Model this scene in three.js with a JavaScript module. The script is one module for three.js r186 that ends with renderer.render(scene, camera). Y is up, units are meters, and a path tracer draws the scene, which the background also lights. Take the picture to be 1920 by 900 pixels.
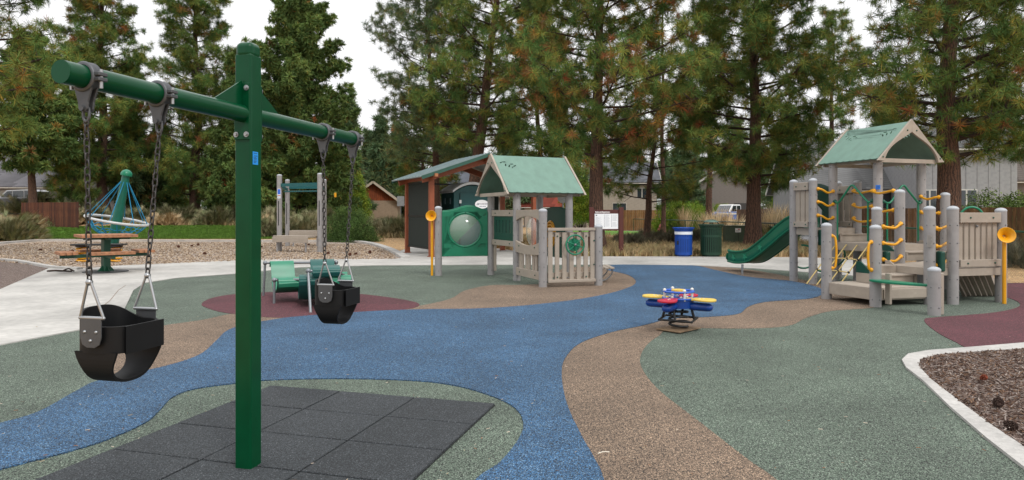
import * as THREE from 'three';
import { mergeGeometries } from 'three/addons/utils/BufferGeometryUtils.js';
import { RoundedBoxGeometry } from 'three/addons/geometries/RoundedBoxGeometry.js';

// ---------- camera, sky, sun, exposure ----------
const scene = new THREE.Scene();
const EYE = 1.5, FOC = 1250, HOR = 402;                       // eye height in metres; focal length and horizon row for a 1920 x 900 picture
const camera = new THREE.PerspectiveCamera(2 * Math.atan(450 / FOC) * 180 / Math.PI, 1920 / 900, 0.1, 900);
camera.position.set(0, EYE, 0);
camera.lookAt(0, EYE, -10);
camera.setViewOffset(1920, 900, 0, 450 - HOR, 1920, 900);     // shift lens: verticals stay vertical
const renderer = new THREE.WebGLRenderer();
renderer.toneMapping = THREE.LinearToneMapping;
renderer.toneMappingExposure = 0.97;
renderer.shadowMap.enabled = true;

function rng(seed) { let s = seed >>> 0; return () => { s = (s + 0x6d2b79f5) | 0; let t = Math.imul(s ^ (s >>> 15), 1 | s); t = (t + Math.imul(t ^ (t >>> 7), 61 | t)) ^ t; return ((t ^ (t >>> 14)) >>> 0) / 4294967296; }; }
function noiser(seed, P) {                                    // tileable value noise with P cells
  const r = rng(seed), v = new Float32Array(P * P); for (let i = 0; i < P * P; i++) v[i] = r();
  return (x, y) => { x *= P; y *= P; const xi = Math.floor(x), yi = Math.floor(y); let a = x - xi, b = y - yi; a = a * a * (3 - 2 * a); b = b * b * (3 - 2 * b);
    const X = ((xi % P) + P) % P, Y = ((yi % P) + P) % P, X1 = (X + 1) % P, Y1 = (Y + 1) % P;
    return (v[Y * P + X] * (1 - a) + v[Y * P + X1] * a) * (1 - b) + (v[Y1 * P + X] * (1 - a) + v[Y1 * P + X1] * a) * b; };
}
function fbm(seed, P, oct) { const n = []; for (let i = 0; i < oct; i++) n.push(noiser(seed + i * 7, P << i)); return (x, y) => { let s = 0, a = 0.5, t = 0; for (const f of n) { s += a * f(x, y); t += a; a *= 0.55; } return s / t; }; }

{ // overcast sky: bright even cloud deck, faint mottling
  const W = 256, H = 128, d = new Float32Array(W * H * 4), n = fbm(5, 6, 4);
  for (let y = 0; y < H; y++) for (let x = 0; x < W; x++) {
    const el = Math.max(0, (y + 0.5) / H - 0.5) * 2, c = (0.96 + 0.12 * (n(x / W, y / H) - 0.5)) * (1 + 0.85 * Math.sin(el * Math.PI / 2)), i = (y * W + x) * 4;
    d[i] = c; d[i + 1] = c * 1.0; d[i + 2] = c * 1.015; d[i + 3] = 1;
  }
  const t = new THREE.DataTexture(d, W, H, THREE.RGBAFormat, THREE.FloatType); t.mapping = THREE.EquirectangularReflectionMapping; t.magFilter = THREE.LinearFilter; t.needsUpdate = true;
  scene.background = t; scene.environment = t;
}
const sun = new THREE.DirectionalLight(new THREE.Color(1, 0.97, 0.92), 1.5);
sun.position.set(18, 40, 14); sun.target.position.set(0, 0, -14); scene.add(sun, sun.target);
sun.castShadow = true; sun.shadow.radius = 21; sun.shadow.mapSize.set(2048, 2048);
Object.assign(sun.shadow.camera, { left: -45, right: 45, top: 45, bottom: -45, near: 1, far: 150 });

// ---------- helpers ----------
const V = (x, y, z) => new THREE.Vector3(x, y, z), PI = Math.PI;
const gp = (px, py) => { const d = FOC * EYE / (py - HOR); return { x: (px - 960) / FOC * d, z: -d, d }; };     // where a picture point meets the flat ground
const at = (px, py, d) => V((px - 960) / FOC * d, EYE - (py - HOR) / FOC * d, -d);
const used = new Map();
const numbered = (n) => { const k = used.get(n) || 0; used.set(n, k + 1); return k ? n + '_' + String(k).padStart(3, '0') : n; };
const shade = (o) => { o.castShadow = true; o.receiveShadow = true; return o; };
function thing(name, label, category, pos = [0, 0, 0], group) {
  const g = new THREE.Group(); g.name = numbered(name); g.position.set(...pos); g.userData = { label, category }; if (group) g.userData.group = group;
  scene.add(g); return g;
}
function rootOf(p) { while (p.parent && p.parent !== scene) p = p.parent; return p; }
function boxUV(g, s = 1) {                                    // uv in metres, by the way each face points
  const p = g.attributes.position, n = g.attributes.normal, uv = new Float32Array(p.count * 2);
  for (let i = 0; i < p.count; i += 3) {
    let nx = 0, ny = 0, nz = 0; for (let k = 0; k < 3; k++) { nx += n.getX(i + k); ny += n.getY(i + k); nz += n.getZ(i + k); }
    nx = Math.abs(nx); ny = Math.abs(ny); nz = Math.abs(nz);
    for (let k = 0; k < 3; k++) { const j = i + k, x = p.getX(j), y = p.getY(j), z = p.getZ(j); uv[j * 2] = (ny >= nx && ny >= nz ? x : nx > nz ? z : x) * s; uv[j * 2 + 1] = (ny >= nx && ny >= nz ? z : y) * s; }
  }
  g.setAttribute('uv', new THREE.BufferAttribute(uv, 2)); return g;
}
const flatG = (g) => { const h = g.index ? g.toNonIndexed() : g.clone(); for (const k of Object.keys(h.attributes)) if (!['position', 'normal', 'uv', 'color'].includes(k)) h.deleteAttribute(k); h.groups = []; return h; };
const join = (...l) => { l = l.flat(9).map(flatG); return l.length === 1 ? l[0] : mergeGeometries(l); };
function part(name, geo, mat, parent, o = {}) {               // geometry given in world metres; stored relative to the base of its thing
  const r = rootOf(parent); let g = Array.isArray(geo) ? join(geo) : flatG(geo);
  if (!o.keepUV) boxUV(g);
  g.translate(-r.position.x, -r.position.y, -r.position.z);
  const m = shade(new THREE.Mesh(g, mat)); m.name = name; if (o.label) m.userData.label = o.label; if (o.stuff) m.userData.kind = 'stuff';
  parent.add(m); return m;
}
function piece(name, geo, mat, parent, pos, rot, scale) {     // shared geometry placed in world metres
  const r = rootOf(parent), m = shade(new THREE.Mesh(geo, mat)); m.name = name;
  m.position.set(pos.x - r.position.x, pos.y - r.position.y, pos.z - r.position.z); if (rot) m.rotation.set(...rot); if (scale) m.scale.set(...scale);
  parent.add(m); return m;
}
const sub = (name, parent) => { const g = new THREE.Group(); g.name = name; parent.add(g); return g; };
function single(name, label, category, geo, mat, pos, group, o) { const t = thing(name, label, category, pos, group); scene.remove(t); const n = t.name; const dummy = new THREE.Group(); dummy.position.set(...pos); const m = part(n, geo, mat, dummy, o); dummy.remove(m); m.position.set(...pos); m.userData = { ...t.userData, ...m.userData }; scene.add(m); return m; }
function struct(name, geo, mat, o = {}) { let g = Array.isArray(geo) ? join(geo) : flatG(geo); if (!o.keepUV) boxUV(g); const m = shade(new THREE.Mesh(g, mat)); m.name = name; m.userData.kind = o.kind || 'structure'; if (o.label) m.userData.label = o.label; scene.add(m); return m; }
const box = (w, h, d, x = 0, y = 0, z = 0, ry = 0) => { const g = new THREE.BoxGeometry(w, h, d); if (ry) g.rotateY(ry); return g.translate(x, y, z); };
const rbox = (w, h, d, r, x = 0, y = 0, z = 0, ry = 0) => { const g = new RoundedBoxGeometry(w, h, d, 2, Math.min(r, w * .49, h * .49, d * .49)); if (ry) g.rotateY(ry); return g.translate(x, y, z); };
const cyl = (r0, r1, h, x = 0, y = 0, z = 0, n = 16) => new THREE.CylinderGeometry(r1, r0, h, n).translate(x, y + h / 2, z);      // y = its foot
const tube = (pts, r, seg = 24, n = 8, closed = false, curved = true) => new THREE.TubeGeometry(curved ? new THREE.CatmullRomCurve3(pts, closed, 'catmullrom', 0.5) : polyline(pts), seg, r, n, closed);
function polyline(pts) { const c = new THREE.CurvePath(); for (let i = 1; i < pts.length; i++) c.add(new THREE.LineCurve3(pts[i - 1], pts[i])); return c; }
function rod(a, b, r, n = 10, r2 = r) { const d = b.clone().sub(a), g = new THREE.CylinderGeometry(r2, r, d.length(), n); g.translate(0, d.length() / 2, 0); g.applyQuaternion(new THREE.Quaternion().setFromUnitVectors(V(0, 1, 0), d.normalize())); return g.translate(a.x, a.y, a.z); }
const ball = (r, p, n = 10) => new THREE.SphereGeometry(r, n, Math.max(6, n * .7 | 0)).translate(p.x, p.y, p.z);
function bar(a, b, w, h) { const d = b.clone().sub(a), L = d.length(), g = new THREE.BoxGeometry(L, h, w), m = new THREE.Matrix4(), x = d.normalize(), z = V(0, 0, 0).crossVectors(x, V(0, 1, 0)).normalize(), y = V(0, 0, 0).crossVectors(z, x); m.makeBasis(x, y, z); m.setPosition(a.clone().addScaledVector(x, L / 2)); return g.applyMatrix4(m); }
function frame(a, b, y = 0) {                                 // x runs from a to b on the ground, y up, z towards the viewer's side
  const dx = b.x - a.x, dz = b.z - a.z, L = Math.hypot(dx, dz), x = V(dx / L, 0, dz / L), m = new THREE.Matrix4().makeBasis(x, V(0, 1, 0), V(-x.z, 0, x.x)); m.setPosition(a.x, y, a.z); m.len = L; return m;
}
const inF = (m, g) => (Array.isArray(g) ? join(g) : g).applyMatrix4(m);
const pt = (m, x, y, z) => V(x, y, z).applyMatrix4(m);
function shapeOf(pts, curved) { const s = new THREE.Shape(); if (curved) { const c = new THREE.CatmullRomCurve3(pts.map(([x, y]) => V(x, y, 0)), true, 'catmullrom', 0.5).getPoints(pts.length * 6); s.setFromPoints(c.map((p) => new THREE.Vector2(p.x, p.y))); } else s.setFromPoints(pts.map(([x, y]) => new THREE.Vector2(x, y))); return s; }
const extr = (s, depth, bevel = 0, cs = 12) => new THREE.ExtrudeGeometry(s, { depth: depth - 2 * bevel, bevelEnabled: bevel > 0, bevelThickness: bevel, bevelSize: bevel, bevelOffset: -bevel, bevelSegments: 2, curveSegments: cs }).translate(0, 0, bevel);
function groundSheet(pts, y, { px = true, curved = true, h = 0 } = {}) {       // outline on the ground, as a sheet or (h > 0) a slab of that height
  const q = pts.map(([a, b]) => { if (!px) return [a, b]; const g = gp(a, b); return [g.x, -g.z]; });
  const s = shapeOf(q, curved), g = h ? extr(s, h, 0) : new THREE.ShapeGeometry(s);
  g.rotateX(-PI / 2); return g.translate(0, y, 0);
}

// ---------- textures ----------
function dataTex(W, H, fn, srgb = true, rep = 1) {
  const d = new Uint8Array(W * H * 4); const o = [0, 0, 0];
  for (let y = 0; y < H; y++) for (let x = 0; x < W; x++) { fn(x, y, o); const i = (y * W + x) * 4; d[i] = Math.max(0, Math.min(255, o[0])); d[i + 1] = Math.max(0, Math.min(255, o[1])); d[i + 2] = Math.max(0, Math.min(255, o[2])); d[i + 3] = 255; }
  const t = new THREE.DataTexture(d, W, H); t.wrapS = t.wrapT = THREE.RepeatWrapping; t.magFilter = THREE.LinearFilter; t.minFilter = THREE.LinearMipmapLinearFilter; if (srgb) t.colorSpace = THREE.SRGBColorSpace; t.repeat.set(rep, rep); t.needsUpdate = true; return t;
}
const canv = (w, h, draw) => { const c = document.createElement('canvas'); c.width = w; c.height = h; draw(c.getContext('2d'), w, h); const t = new THREE.CanvasTexture(c); t.colorSpace = THREE.SRGBColorSpace; return t; };
const lin = (r, g, b) => new THREE.Color().setRGB(r, g, b);
const hex = (h) => new THREE.Color(h);
function mat(color, rough = 0.6, o = {}) { return new THREE.MeshStandardMaterial({ color: typeof color === 'number' || typeof color === 'string' ? hex(color) : color, roughness: rough, ...o }); }
function phys(color, rough, o) { return new THREE.MeshPhysicalMaterial({ color: typeof color === 'number' ? hex(color) : color, roughness: rough, ...o }); }

// rubber crumb: one map of granules, coloured by a palette for each surface
const GN = 1536, granule = new Uint16Array(GN * GN);
{ const C = 640, r = rng(11), jx = new Float32Array(C * C), jy = new Float32Array(C * C), s = GN / C; for (let i = 0; i < C * C; i++) { jx[i] = r(); jy[i] = r(); }
  for (let y = 0; y < GN; y++) for (let x = 0; x < GN; x++) { const cx = x / s, cy = y / s, X = Math.floor(cx), Y = Math.floor(cy); let best = 9, id = 0;
    for (let j = -1; j < 2; j++) for (let i = -1; i < 2; i++) { const k = ((Y + j + C) % C) * C + ((X + i + C) % C), dx = X + i + jx[k] - cx, dy = Y + j + jy[k] - cy, q = dx * dx + dy * dy; if (q < best) { best = q; id = k; } }
    granule[y * GN + x] = (id * 2654435761 >>> 16) & 65535; } }
function rubberTex(pal, seed) {                               // pal: [share, r, g, b] of the granule colours
  const pick = new Uint8Array(65536 * 3), r = rng(seed), f = fbm(seed, 5, 4);
  for (let i = 0; i < 65536; i++) { let u = r(), k = 0; while (k < pal.length - 1 && u > pal[k][0]) { u -= pal[k][0]; k++; } const j = 0.66 + 0.68 * r(); for (let c = 0; c < 3; c++) pick[i * 3 + c] = Math.min(255, pal[k][c + 1] * j); }
  return dataTex(GN, GN, (x, y, o) => { const i = granule[y * GN + x] * 3, m = 0.86 + 0.28 * f(x / GN, y / GN); o[0] = pick[i] * m; o[1] = pick[i + 1] * m; o[2] = pick[i + 2] * m; }, true, 1 / 3.2);
}
const granBump = dataTex(GN, GN, (x, y, o) => { o[0] = o[1] = o[2] = granule[y * GN + x] >> 8; }, false, 1 / 3.2);
const rubber = (pal, seed) => mat(lin(.83, .83, .83), 0.92, { map: rubberTex(pal, seed), bumpMap: granBump, bumpScale: 0.002 });
const MAT = {};
MAT.rubGreen = rubber([[.36, 104, 118, 103], [.28, 85, 98, 86], [.12, 134, 143, 131], [.24, 39, 43, 40]], 21);
MAT.rubTan = rubber([[.34, 146, 124, 104], [.3, 114, 96, 80], [.13, 170, 148, 126], [.23, 52, 47, 43]], 22);
MAT.rubBlue = rubber([[.36, 62, 102, 138], [.3, 47, 79, 111], [.12, 112, 140, 164], [.22, 29, 38, 48]], 23);
MAT.rubMaroon = rubber([[.42, 102, 52, 60], [.3, 82, 42, 49], [.09, 132, 90, 94], [.19, 44, 30, 34]], 24);
MAT.tile = mat(0xffffff, 0.9, { map: rubberTex([[.5, 54, 58, 61], [.3, 44, 47, 50], [.06, 84, 87, 90], [.14, 31, 33, 35]], 25), bumpMap: granBump, bumpScale: 0.0015 });
{ const a = fbm(31, 4, 5), b = fbm(37, 64, 2), c = noiser(39, 230);
  MAT.concrete = mat(0xffffff, 0.85, { map: dataTex(1024, 1024, (x, y, o) => { const u = x / 1024, v = y / 1024, s = c(u, v) > 0.965 ? -40 : 0, k = 172 + 60 * (a(u, v) - 0.5) + 22 * (b(u, v) - 0.5) + s; o[0] = k * 1.0; o[1] = k * 0.985; o[2] = k * 0.955; }, true, 1 / 5) });
  MAT.curb = mat(0xffffff, 0.85, { map: dataTex(512, 512, (x, y, o) => { const u = x / 512, v = y / 512, s = c(u, v) > 0.95 ? -50 : 0, k = 174 + 40 * (a(u, v) - 0.5) + 26 * (b(u, v) - 0.5) + s; o[0] = k; o[1] = k * 0.985; o[2] = k * 0.96; }, true, 1 / 2) }); }
function chipTex(pal, seed, n, L, W, size, base) {            // a heap of short chips drawn over one another
  const N = 1024, r = rng(seed);
  const t = canv(N, N, (g) => { g.fillStyle = base; g.fillRect(0, 0, N, N);
    for (let i = 0; i < n; i++) { const x = r() * N, y = r() * N, a = r() * PI, l = L * (0.4 + r()), w = W * (0.5 + r()), c = pal[(r() * pal.length) | 0], k = 0.7 + 0.55 * r(); g.strokeStyle = `rgb(${c.map((q) => Math.min(255, q * k) | 0).join(',')})`; g.lineWidth = w;
      for (const [ox, oy] of [[0, 0], [N, 0], [-N, 0], [0, N], [0, -N]]) { const X = x + ox, Y = y + oy; if (X < -40 || X > N + 40 || Y < -40 || Y > N + 40) continue; g.beginPath(); g.moveTo(X - Math.cos(a) * l / 2, Y - Math.sin(a) * l / 2); g.lineTo(X + Math.cos(a) * l / 2, Y + Math.sin(a) * l / 2); g.stroke(); } } });
  t.wrapS = t.wrapT = THREE.RepeatWrapping; t.repeat.set(1 / size, 1 / size); return t;
}
MAT.chips = mat(0xffffff, 0.95, { map: chipTex([[162, 146, 130], [138, 122, 108], [184, 168, 152], [108, 94, 84], [148, 140, 134]], 41, 15000, 26, 8, 2.6, '#7b6a5a') });
MAT.mulch = mat(0xffffff, 0.95, { map: chipTex([[80, 62, 54], [100, 84, 76], [62, 47, 42], [126, 114, 106], [156, 146, 138], [86, 62, 48]], 42, 34000, 26, 2.6, 1.5, '#45332d') });
MAT.duff = mat(0xffffff, 0.98, { map: chipTex([[182, 146, 102], [156, 118, 80], [200, 168, 122], [130, 98, 70], [168, 146, 108]], 43, 26000, 34, 4, 4.5, '#9a7850') });
{ const a = fbm(51, 9, 4), b = noiser(52, 340), c = noiser(53, 170);
  MAT.lawn = mat(0xffffff, 0.95, { map: dataTex(1024, 1024, (x, y, o) => { const u = x / 1024, v = y / 1024, k = 0.72 + 0.3 * a(u, v) + 0.34 * (b(u, v) - 0.5) + 0.2 * (c(u, v) - .5); o[0] = 108 * k; o[1] = 160 * k; o[2] = 50 * k; }, true, 1 / 6) });
  MAT.asphalt = mat(0xffffff, 0.95, { map: dataTex(256, 256, (x, y, o) => { const k = 128 + 40 * (b(x / 256, y / 256) - .5); o[0] = k; o[1] = k; o[2] = k + 3; }, true, 1 / 3) });
  const n1 = fbm(61, 6, 5), n2 = noiser(62, 150);
  const dust = dataTex(512, 512, (x, y, o) => { const u = x / 512, v = y / 512, k = 236 + 34 * (n1(u, v) - .5) + (n2(u, v) > .93 ? -16 : 0) + (n2(v, u) > .95 ? 12 : 0); o[0] = k; o[1] = k; o[2] = k; }, true, 1 / 0.7);
  MAT.dust = dust;
  const streak = fbm(63, 8, 4), knots = fbm(64, 3, 3);
  MAT.woodTex = dataTex(512, 512, (x, y, o) => { const u = x / 512, v = y / 512, k = 200 + 90 * (streak(u * 3, v * .35) - .5) + 60 * (knots(u, v) - .5); o[0] = k; o[1] = k * .97; o[2] = k * .93; }, true, 1 / 1.3);
  const f1 = fbm(71, 5, 5), f2 = fbm(72, 20, 3);
  const f3 = noiser(73, 24), plate = (u, v) => { const wv = f1(u, v), q = Math.abs(((u * 11 + 2.6 * wv + .5 * f2(u, v)) % 1) - .5) * 2, w = Math.abs(((v * 4 + 3.4 * f1(v, u) + 2 * f3(u, .3)) % 1) - .5) * 2; return Math.min(1, Math.max(0, Math.min(q * 1.7 - .1, w * 3 + .35))) * .55 + .3 * f2(u, v) + .2 * f2(v * .25, u * 4 % 1); };
  MAT.bark = mat(0xffffff, 0.95, { map: dataTex(512, 512, (x, y, o) => { const u = x / 512, v = y / 512, k = plate(u, v); o[0] = 42 + 82 * k; o[1] = 33 + 58 * k; o[2] = 29 + 43 * k; }, true, 1), bumpMap: dataTex(512, 512, (x, y, o) => { o[0] = o[1] = o[2] = 255 * plate(x / 512, y / 512); }, false, 1), bumpScale: 0.04 });
  const sh = fbm(81, 8, 3);
  MAT.shingleTex = dataTex(512, 512, (x, y, o) => { const row = Math.floor(y / 16), off = (row * 37) % 29, col = Math.floor((x + off) / 25.6); const h = ((row * 131 + col * 71) * 2654435761 >>> 20) / 4096; const k = (y % 16 < 2 ? .72 : 1) * (175 + 46 * h + 30 * (sh(x / 512, y / 512) - .5)); o[0] = o[1] = o[2] = k; }, true, 1 / 6); }
MAT.bark.userData = {};
const plastic = (c, r = 0.45, o = {}) => mat(c, r, { map: MAT.dust, ...o });
MAT.post = plastic(0x9f9c9b, 0.42);                           // grey powder-coated posts
MAT.postCap = plastic(0xb6babf, 0.35);
MAT.tan = plastic(0xaea294, 0.7);                             // recycled plastic panels
MAT.sage = plastic(0x6f9283, 0.5);
MAT.green = plastic(0x0d7f5c, 0.38);
MAT.greenDark = plastic(0x0b4a3c, 0.45);
MAT.slide = plastic(0x0d6a4c, 0.3);
MAT.greenPipe = plastic(0x16805e, 0.35);
MAT.yellow = plastic(0xf0aa14, 0.35);
MAT.swing = phys(0x02482a, 0.28, { map: MAT.dust, specularIntensity: 0.35, clearcoat: 0.1, clearcoatRoughness: 0.15 });
MAT.cast = mat(0x626467, 0.5, { metalness: 0.65, map: MAT.dust });
MAT.steel = mat(0xa7a9ab, 0.38, { metalness: 0.85 });
MAT.chain = mat(0x4a4847, 0.5, { metalness: 0.7 });
MAT.seat = phys(0x101113, 0.55, { map: MAT.dust, specularIntensity: 0.6 });
MAT.bolt = mat(0x0f4d3e, 0.4);
MAT.stud = mat(0x77777a, 0.4, { metalness: 0.5 });
MAT.black = plastic(0x141415, 0.45);
MAT.pipe = mat(0x8e9296, 0.45, { metalness: 0.6, map: MAT.dust });
MAT.rust = mat(0x9a5233, 0.55, { map: MAT.dust });
MAT.bubble = phys(0xf4f5ee, 0.1, { transmission: 0.8, thickness: 0, ior: 1.5 });
MAT.glass = phys(0x2c3338, 0.08, { metalness: 0, clearcoat: 1, clearcoatRoughness: 0.05 });

// ---------- the ground ----------
struct('ground', new THREE.PlaneGeometry(700, 700).rotateX(-PI / 2).translate(0, -0.03, -200), MAT.duff);
// poured rubber surface: green field, then tan, maroon and blue areas let into it
const pathLow = [[-420, 742], [0, 648], [110, 627], [190, 612], [222, 600], [236, 575], [250, 545], [272, 531], [330, 522], [440, 514], [560, 502], [700, 498], [900, 497], [1165, 496.5], [1300, 498], [1400, 503], [1480, 508.5], [1640, 521]];
const rubberOut = [...pathLow, [1760, 526], [1920, 531], [2300, 545], [2300, 640], [1920, 649], [1700, 672], [1705, 690], [1740, 716], [1800, 770], [1860, 820], [1920, 878], [2400, 1300], [900, 1700], [-900, 1300]];
struct('rubber_ground_green', groundSheet(rubberOut, 0, { curved: false }), MAT.rubGreen);
struct('rubber_ground_tan', [
  groundSheet([[188, 718], [196, 668], [230, 632], [300, 612], [380, 600], [440, 588], [520, 586], [620, 590], [560, 640], [430, 690], [290, 726]], -0.006, { h: 0.009 }),
  groundSheet([[690, 590], [790, 573], [845, 560], [872, 545], [920, 535], [985, 534], [1040, 528], [1052, 505], [1100, 500], [1135, 504], [1176, 515], [1195, 529], [1165, 550], [1100, 575], [1000, 600], [800, 610]], -0.006, { h: 0.009 }),
  groundSheet([[1270, 497.5], [1330, 499], [1400, 505], [1460, 515], [1530, 530], [1600, 545], [1650, 560], [1640, 576], [1560, 583], [1512, 596], [1478, 611], [1400, 616], [1265, 616], [1235, 630], [1212, 648], [1200, 672], [1207, 697], [1237, 733], [1310, 790], [1400, 860], [1460, 903], [1620, 1040], [1700, 1160], [1200, 1200], [1060, 900], [1000, 720], [1080, 620], [1240, 590], [1300, 560], [1370, 530], [1330, 506]], -0.006, { h: 0.009 })], MAT.rubTan);
struct('rubber_ground_maroon', [
  groundSheet([[378, 570], [398, 559], [440, 552], [520, 547.5], [600, 547.5], [680, 552], [750, 561], [784, 569], [778, 577], [730, 584], [640, 592], [520, 596], [430, 588], [392, 579]], -0.006, { h: 0.012 }),
  groundSheet([[1733, 600], [1760, 595], [1850, 588], [1898, 580], [1913, 571], [1897, 561], [1862, 551], [1840, 542], [1862, 534], [1940, 531], [2150, 545], [2150, 638], [1920, 649], [1828, 655], [1790, 641], [1752, 620]], -0.006, { h: 0.012 })], MAT.rubMaroon);
const blueOut = [[-300, 850], [-140, 828], [0, 795], [75, 772], [140, 736], [190, 713], [300, 690], [372, 667], [405, 640], [424, 622], [450, 612], [500, 602], [560, 594], [700, 584], [800, 580.5], [900, 579], [1000, 572], [1095, 560], [1160, 546], [1192, 531], [1178, 516], [1136, 505], [1150, 497], [1290, 497.5], [1338, 506], [1400, 519], [1480, 527], [1530, 538], [1543, 549], [1520, 560], [1440, 566], [1404, 575], [1384, 589], [1330, 594.5], [1260, 598], [1205, 611], [1148, 623], [1090, 643], [1061, 670], [1053, 702], [1062, 755], [1087, 812], [1115, 862], [1133, 903], [1180, 1080], [1000, 1200], [820, 1000], [890, 903], [938, 868], [974, 822], [981, 792], [965, 766], [925, 745], [858, 725], [780, 715], [650, 711], [520, 713], [440, 720], [362, 731], [322, 747], [300, 770], [272, 794], [200, 826], [130, 848], [60, 866], [0, 882], [-160, 925], [-420, 960]];
struct('rubber_ground_blue', groundSheet(blueOut, -0.006, { h: 0.015 }), MAT.rubBlue);
// concrete path, its edge strip and the expansion joint beside it
const pathTop = [[1700, 521], [1690, 500], [1640, 487], [1500, 483], [1265, 481.5], [1000, 481], [960, 470], [900, 462], [770, 463], [748, 472], [757, 484], [740, 486], [495, 486.5], [440, 489], [234, 498], [160, 504], [95, 502], [0, 543.5], [-300, 680], [-420, 742]];
struct('path', groundSheet([...pathLow, ...pathTop], -0.006, { curved: false, h: 0.02 }), MAT.concrete);
struct('path_joint', groundSheet([[163, 596], [205, 566], [222, 545], [236, 536], [236.8, 536], [222.8, 545.2], [205.9, 566.3], [164, 596.6]], 0.018, { curved: false }), mat(0x7b6450, 0.9));
// left: wood chip bed, kerbs, lawn
struct('wood_chip_ground', groundSheet([[95, 502], [160, 503], [234, 497.5], [440, 488.5], [740, 485.5], [757, 484], [730, 470], [690, 458], [640, 454], [440, 453], [200, 453], [90, 452], [20, 456], [-200, 470], [-200, 520], [0, 488]], 0.006, { curved: false }), MAT.chips);
struct('mulch_strip_ground', groundSheet([[0, 543], [90, 503], [95, 502], [30, 492], [0, 489], [-200, 520], [-340, 700]], 0.008, { curved: false }), MAT.mulch);
function kerbAlong(pts, w, h, y = -0.01) { const c = new THREE.CatmullRomCurve3(pts.map(([a, b]) => { const g = gp(a, b); return V(g.x, 0, g.z); }), false, 'catmullrom', 0.5).getPoints(pts.length * 5); const L = [], R = []; c.forEach((p, i) => { const a = c[Math.max(0, i - 1)], b = c[Math.min(c.length - 1, i + 1)], d = V(b.x - a.x, 0, b.z - a.z).normalize(); L.push([p.x - d.z * w / 2, -(p.z + d.x * w / 2)]); R.push([p.x + d.z * w / 2, -(p.z - d.x * w / 2)]); }); return groundSheet([...L, ...R.reverse()], y, { px: false, curved: false, h: h - y }); }
struct('kerb_chip_bed', [kerbAlong([[760, 485], [742, 475], [722, 466], [690, 457], [640, 453.5], [440, 452.5], [200, 452], [90, 451.5], [30, 455], [-60, 462]], 0.32, 0.09), kerbAlong([[-20, 488], [30, 491], [95, 502.5], [150, 506]], 0.16, 0.07)], MAT.curb);
// the lawn rises in a low bank towards the brush
const sstep = (a, b, x) => { const t = Math.max(0, Math.min(1, (x - a) / (b - a))); return t * t * (3 - 2 * t); };
const terrH = (x, z) => { const d = -z, px = 960 + FOC * x / d; return d < 41 ? 0 : .95 * sstep(53, 57.5, d) * (1 - sstep(130, 300, px)) * (1 - sstep(74, 100, d)) + .62 * sstep(41.5, 54, d) * sstep(-260, 40, px) * (1 - sstep(520, 800, px)) * (1 - .8 * sstep(70, 100, d)); };
{ const P = [], I = [], nx = 70, nd = 56; for (let j = 0; j <= nd; j++) for (let i = 0; i <= nx; i++) { const px = -300 + i / nx * 1120, d = 41.3 + Math.pow(j / nd, 1.6) * 62, x = (px - 960) / FOC * d; P.push(x, terrH(x, -d) - .02, -d); } for (let j = 0; j < nd; j++) for (let i = 0; i < nx; i++) { const a = j * (nx + 1) + i, b = a + nx + 1; I.push(a, a + 1, b, b, a + 1, b + 1); }
  const g = new THREE.BufferGeometry(); g.setAttribute('position', new THREE.Float32BufferAttribute(P, 3)); g.setIndex(I); g.computeVertexNormals(); g.setAttribute('uv', new THREE.Float32BufferAttribute(new Float32Array(P.length / 3 * 2), 2)); struct('bank_terrain', g, MAT.duff);
  const lp = [[30, 41.8], [435, 41.4], [540, 41.6], [560, 43], [500, 47], [440, 52.5], [330, 53], [230, 52.5], [170, 52], [110, 51], [60, 49.5], [30, 45]], poly = shapeOf(lp, true).getPoints(4), S = [], K = []; // px, depth
  const pl = poly.map((v) => [v.x, v.y]), cell = (px, d) => { const x = (px - 960) / FOC * d; return [x, terrH(x, -d) - .006, -d]; }; for (let px = 25; px < 570; px += 4) for (let d = 41.2; d < 54; d += .25) if (inPoly(pl, px + 2, d + .12)) { const a = cell(px, d), b = cell(px + 4, d), c = cell(px + 4, d + .25), e = cell(px, d + .25); S.push(...a, ...b, ...c, ...a, ...c, ...e); }
  const lg = new THREE.BufferGeometry(); lg.setAttribute('position', new THREE.Float32BufferAttribute(S, 3)); lg.computeVertexNormals(); lg.setAttribute('uv', new THREE.Float32BufferAttribute(new Float32Array(S.length / 3 * 2), 2)); struct('lawn', lg, MAT.lawn); MAT.lawnPoly = pl; }
// right: mulch bed with its flush kerb
const bedIn = [[1920, 656], [1830, 662], [1760, 667], [1726, 676], [1722, 689], [1745, 714], [1800, 757], [1860, 802], [1920, 842], [2300, 1100], [2800, 1000], [2400, 690]];
struct('mulch_bed_ground', groundSheet(bedIn, 0.012, { curved: false }), MAT.mulch);
{ const o = [[2400, 622], [1920, 645], [1830, 652.5], [1740, 659.5], [1703, 666], [1691, 677], [1699, 692], [1730, 716], [1782, 767], [1850, 826], [1920, 881], [2400, 1290]], i = [[2300, 1100], [1920, 842], [1860, 802], [1800, 757], [1745, 714], [1722, 689], [1726, 676], [1760, 667], [1830, 662], [1920, 656], [2400, 634]];
  struct('kerb_mulch_bed', groundSheet([...o, ...i], -0.01, { curved: false, h: 0.03 }), MAT.curb); }
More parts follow.
